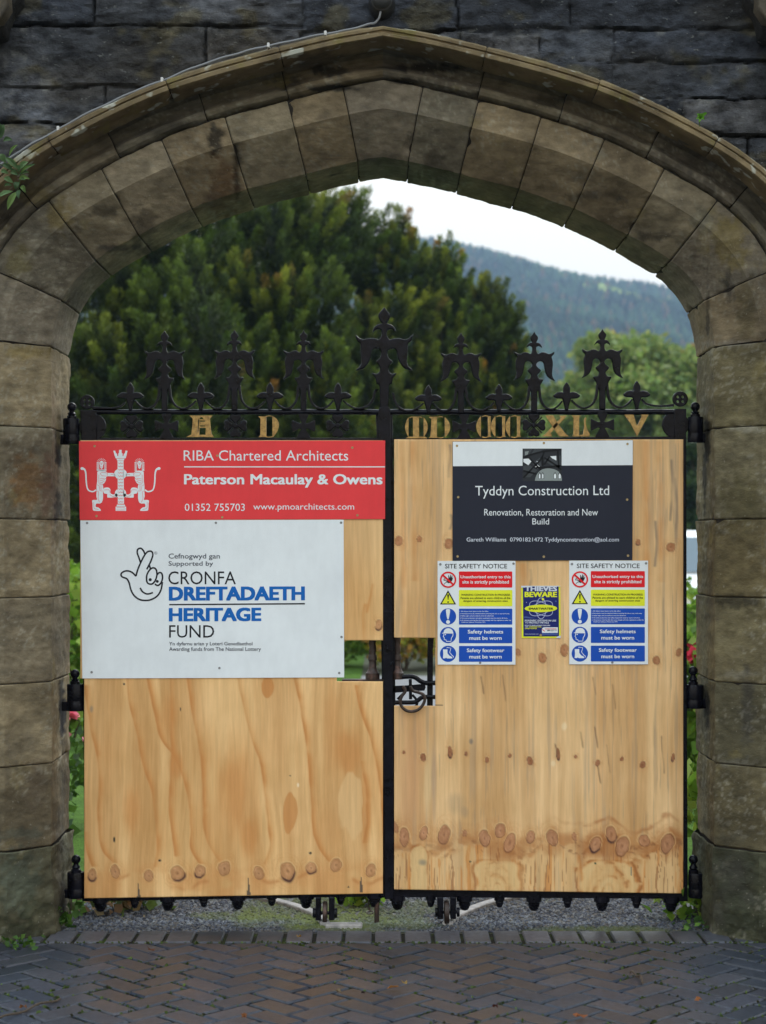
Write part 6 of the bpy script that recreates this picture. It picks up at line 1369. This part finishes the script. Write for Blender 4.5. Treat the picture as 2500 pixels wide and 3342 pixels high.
def fallen(px, py, size, col, label, seed):
    x, y = gpt(px, py); rr = random.Random(seed); t = MB(); n = 9; size *= .82; a0 = rr.uniform(0, 6.28); vs = [(x, y, .016)]
    for k in range(n):
        a = a0 + 2 * math.pi * k / n; r_ = size * (1.0 if k % 2 == 0 else .55) * rr.uniform(.8, 1.1); vs.append((x + r_ * math.cos(a), y + r_ * .8 * math.sin(a), .010 + rr.uniform(0, .018)))
    t.add(vs, [(0, k + 1, (k + 1) % n + 1) for k in range(n)], tuple(lin(col) * .62)); o = t.build('fallen_leaf', M['leaf'], None); tag(o, label, 'leaf', 'fallen leaves on the paving')
for i, (px, py, s, col, lab) in enumerate(((1283, 3238, .036, (190, 130, 70), 'curled orange leaf on the paving below the meeting of the gates'), (1320, 3222, .018, (196, 160, 90), 'small tan leaf beside the curled orange leaf'), (1617, 3299, .015, (96, 48, 36), 'dark brown curled leaf on the paving near the bottom, right of centre'),
                                       (1893, 3331, .034, (176, 104, 56), 'large orange-brown leaf at the bottom edge of the paving'), (2278, 3275, .018, (178, 110, 58), 'small orange leaf on the paving at the right'), (493, 3112, .026, (120, 74, 56), 'dull brown leaf on the left of the paving near the threshold'),
                                       (76, 3300, .022, (150, 96, 50), 'brown leaf on the paving at the far left bottom'), (1102, 3252, .018, (160, 140, 110), 'pale tan leaf on the paving left of centre'), (796, 3334, .016, (160, 100, 54), 'small brown leaf at the bottom edge, left of centre'), (976, 3068, .014, (190, 150, 80), 'yellowish leaf lying on the soldier course'), (1185, 3255, .010, (40, 32, 30), 'blackened scrap of leaf on the paving left of centre'))):
    fallen(px, py, s, col, lab, i + 3)
def twig(pts, r, label):
    t = MB(); t.tube([(*gpt(*p), .010 + .006 * math.sin(i)) for i, p in enumerate(cr(pts, False, 4))], r, 6); tag(t.build('twig', M['bark']), label, 'twig')
twig([(2056, 3184), (2075, 3188), (2092, 3200), (2098, 3215)], .004, 'short hooked dark twig on the right of the paving')
twig([(-20, 3345), (60, 3312), (130, 3290), (196, 3266)], .004, 'long thin twig across the bottom left paving')
# white spots (bird droppings) stay in the paving: thin flakes
tag_ = MB()

# ================================================================== PARKED CAR (white, seen in the right gap)
def car(x, y, label):
    t = thing('parked_car', label, 'car', (x, y, 0)); hw = .92
    # cross-sections along the length (front towards -Y): (y offset, half width, z floor, z waist, roof half width, z roof)
    S = [(-2.15, .70, .42, .70, .66, .74), (-2.05, .84, .30, .82, .78, .90), (-1.75, .90, .25, .92, .82, 1.00), (-.95, .92, .25, 1.00, .84, 1.06), (-.25, .92, .25, 1.04, .66, 1.66), (.3, .92, .25, 1.05, .68, 1.74), (1.2, .92, .25, 1.06, .66, 1.72), (1.85, .90, .28, 1.05, .64, 1.60), (2.1, .86, .36, .98, .70, 1.06)]
    vs = []; fs = []; n = 10
    for yo, h_, z0, zw, rh, zr in S:
        ring = [(-h_ * .92, z0), (-h_, z0 + .15), (-h_, zw), (-rh, zr - .05), (-rh * .8, zr), (rh * .8, zr), (rh, zr - .05), (h_, zw), (h_, z0 + .15), (h_ * .92, z0)]
        vs += [(x + a, y + yo, b) for a, b in ring]
    for i in range(len(S) - 1):
        for k in range(n): fs.append((i * n + k, i * n + (k + 1) % n, (i + 1) * n + (k + 1) % n, (i + 1) * n + k))
    fs += [tuple(range(n - 1, -1, -1)), tuple((len(S) - 1) * n + k for k in range(n))]
    mb = MB(); mb.add(vs, fs); b = mb.build('body', M['white_paint'], t, 30)
    g = MB(); g.add([(x - .80, y - .93, 1.09), (x + .80, y - .93, 1.09), (x + .62, y - .32, 1.62), (x - .62, y - .32, 1.62)], [(0, 1, 2, 3)]); 
    me = g.build('windscreen', M['glass'], t); me.location.y -= .02; me.location.z += .012
    for s in (-1, 1):
        g = MB(); g.add([(x + s * .885, y - .62, 1.10), (x + s * .885, y + 1.7, 1.12), (x + s * .69, y + 1.5, 1.58), (x + s * .70, y - .20, 1.62)], [(0, 1, 2, 3)]); me = g.build('side_window', M['glass'], t); me.location.x += s * .02
        m2 = MB(); m2.bbox(x + s * .60 - .16, x + s * .60 + .16, y - 2.14, y - 2.0, .68, .80, .03); m2.build('headlight', M['lens'], t)
        m2 = MB(); m2.bbox(x + s * 1.02 - .10, x + s * 1.02 + .10, y - .75, y - .62, 1.06, 1.22, .03); m2.build('mirror', M['white_paint'], t, True)
        for yo in (-1.35, 1.35):
            w = MB(); w.lathe([(.20, x + s * .72), (.30, x + s * .72), (.33, x + s * .75), (.33, x + s * .92), (.30, x + s * .95), (.22, x + s * .95)], y + yo, .33, 24, 'X'); wo_ = w.build('wheel', M['rubber'], t, True)
            w = MB(); w.lathe([(.21, x + s * .90), (.21, x + s * .955), (.05, x + s * .945), (.01, x + s * .945)], y + yo, .33, 18, 'X'); w.build('rim', M['alloy'], wo_, True)
    m2 = MB(); m2.bbox(x - .78, x + .78, y - 2.22, y - 2.0, .36, .60, .05); m2.build('bumper', M['rubber'], t, True)
    m2 = MB(); m2.bbox(x - .38, x + .38, y - 2.19, y - 2.05, .66, .80, .02); m2.build('grille', M['rubber'], t)
    return t
car(5.0, 20.0, 'white car parked on the drive, glimpsed in the gap by the right jamb')

# ================================================================== HAZE between here and the hill
mb = MB(); mb.box(-700, 900, -40, 1560, -1.6, 235)
hzm = bpy.data.materials.new('haze_air'); hzm.use_nodes = True; t_ = hzm.node_tree; t_.nodes.clear()
pv = t_.nodes.new('ShaderNodeVolumePrincipled'); pv.inputs['Color'].default_value = (0.47, 0.67, 0.98, 1); pv.inputs['Density'].default_value = 0.00038; pv.inputs['Anisotropy'].default_value = 0.3
ou = t_.nodes.new('ShaderNodeOutputMaterial'); t_.links.new(pv.outputs[0], ou.inputs['Volume'])
tag(mb.build('haze', hzm), 'thin bluish haze filling the air to the far hill', 'haze', None, 'stuff')
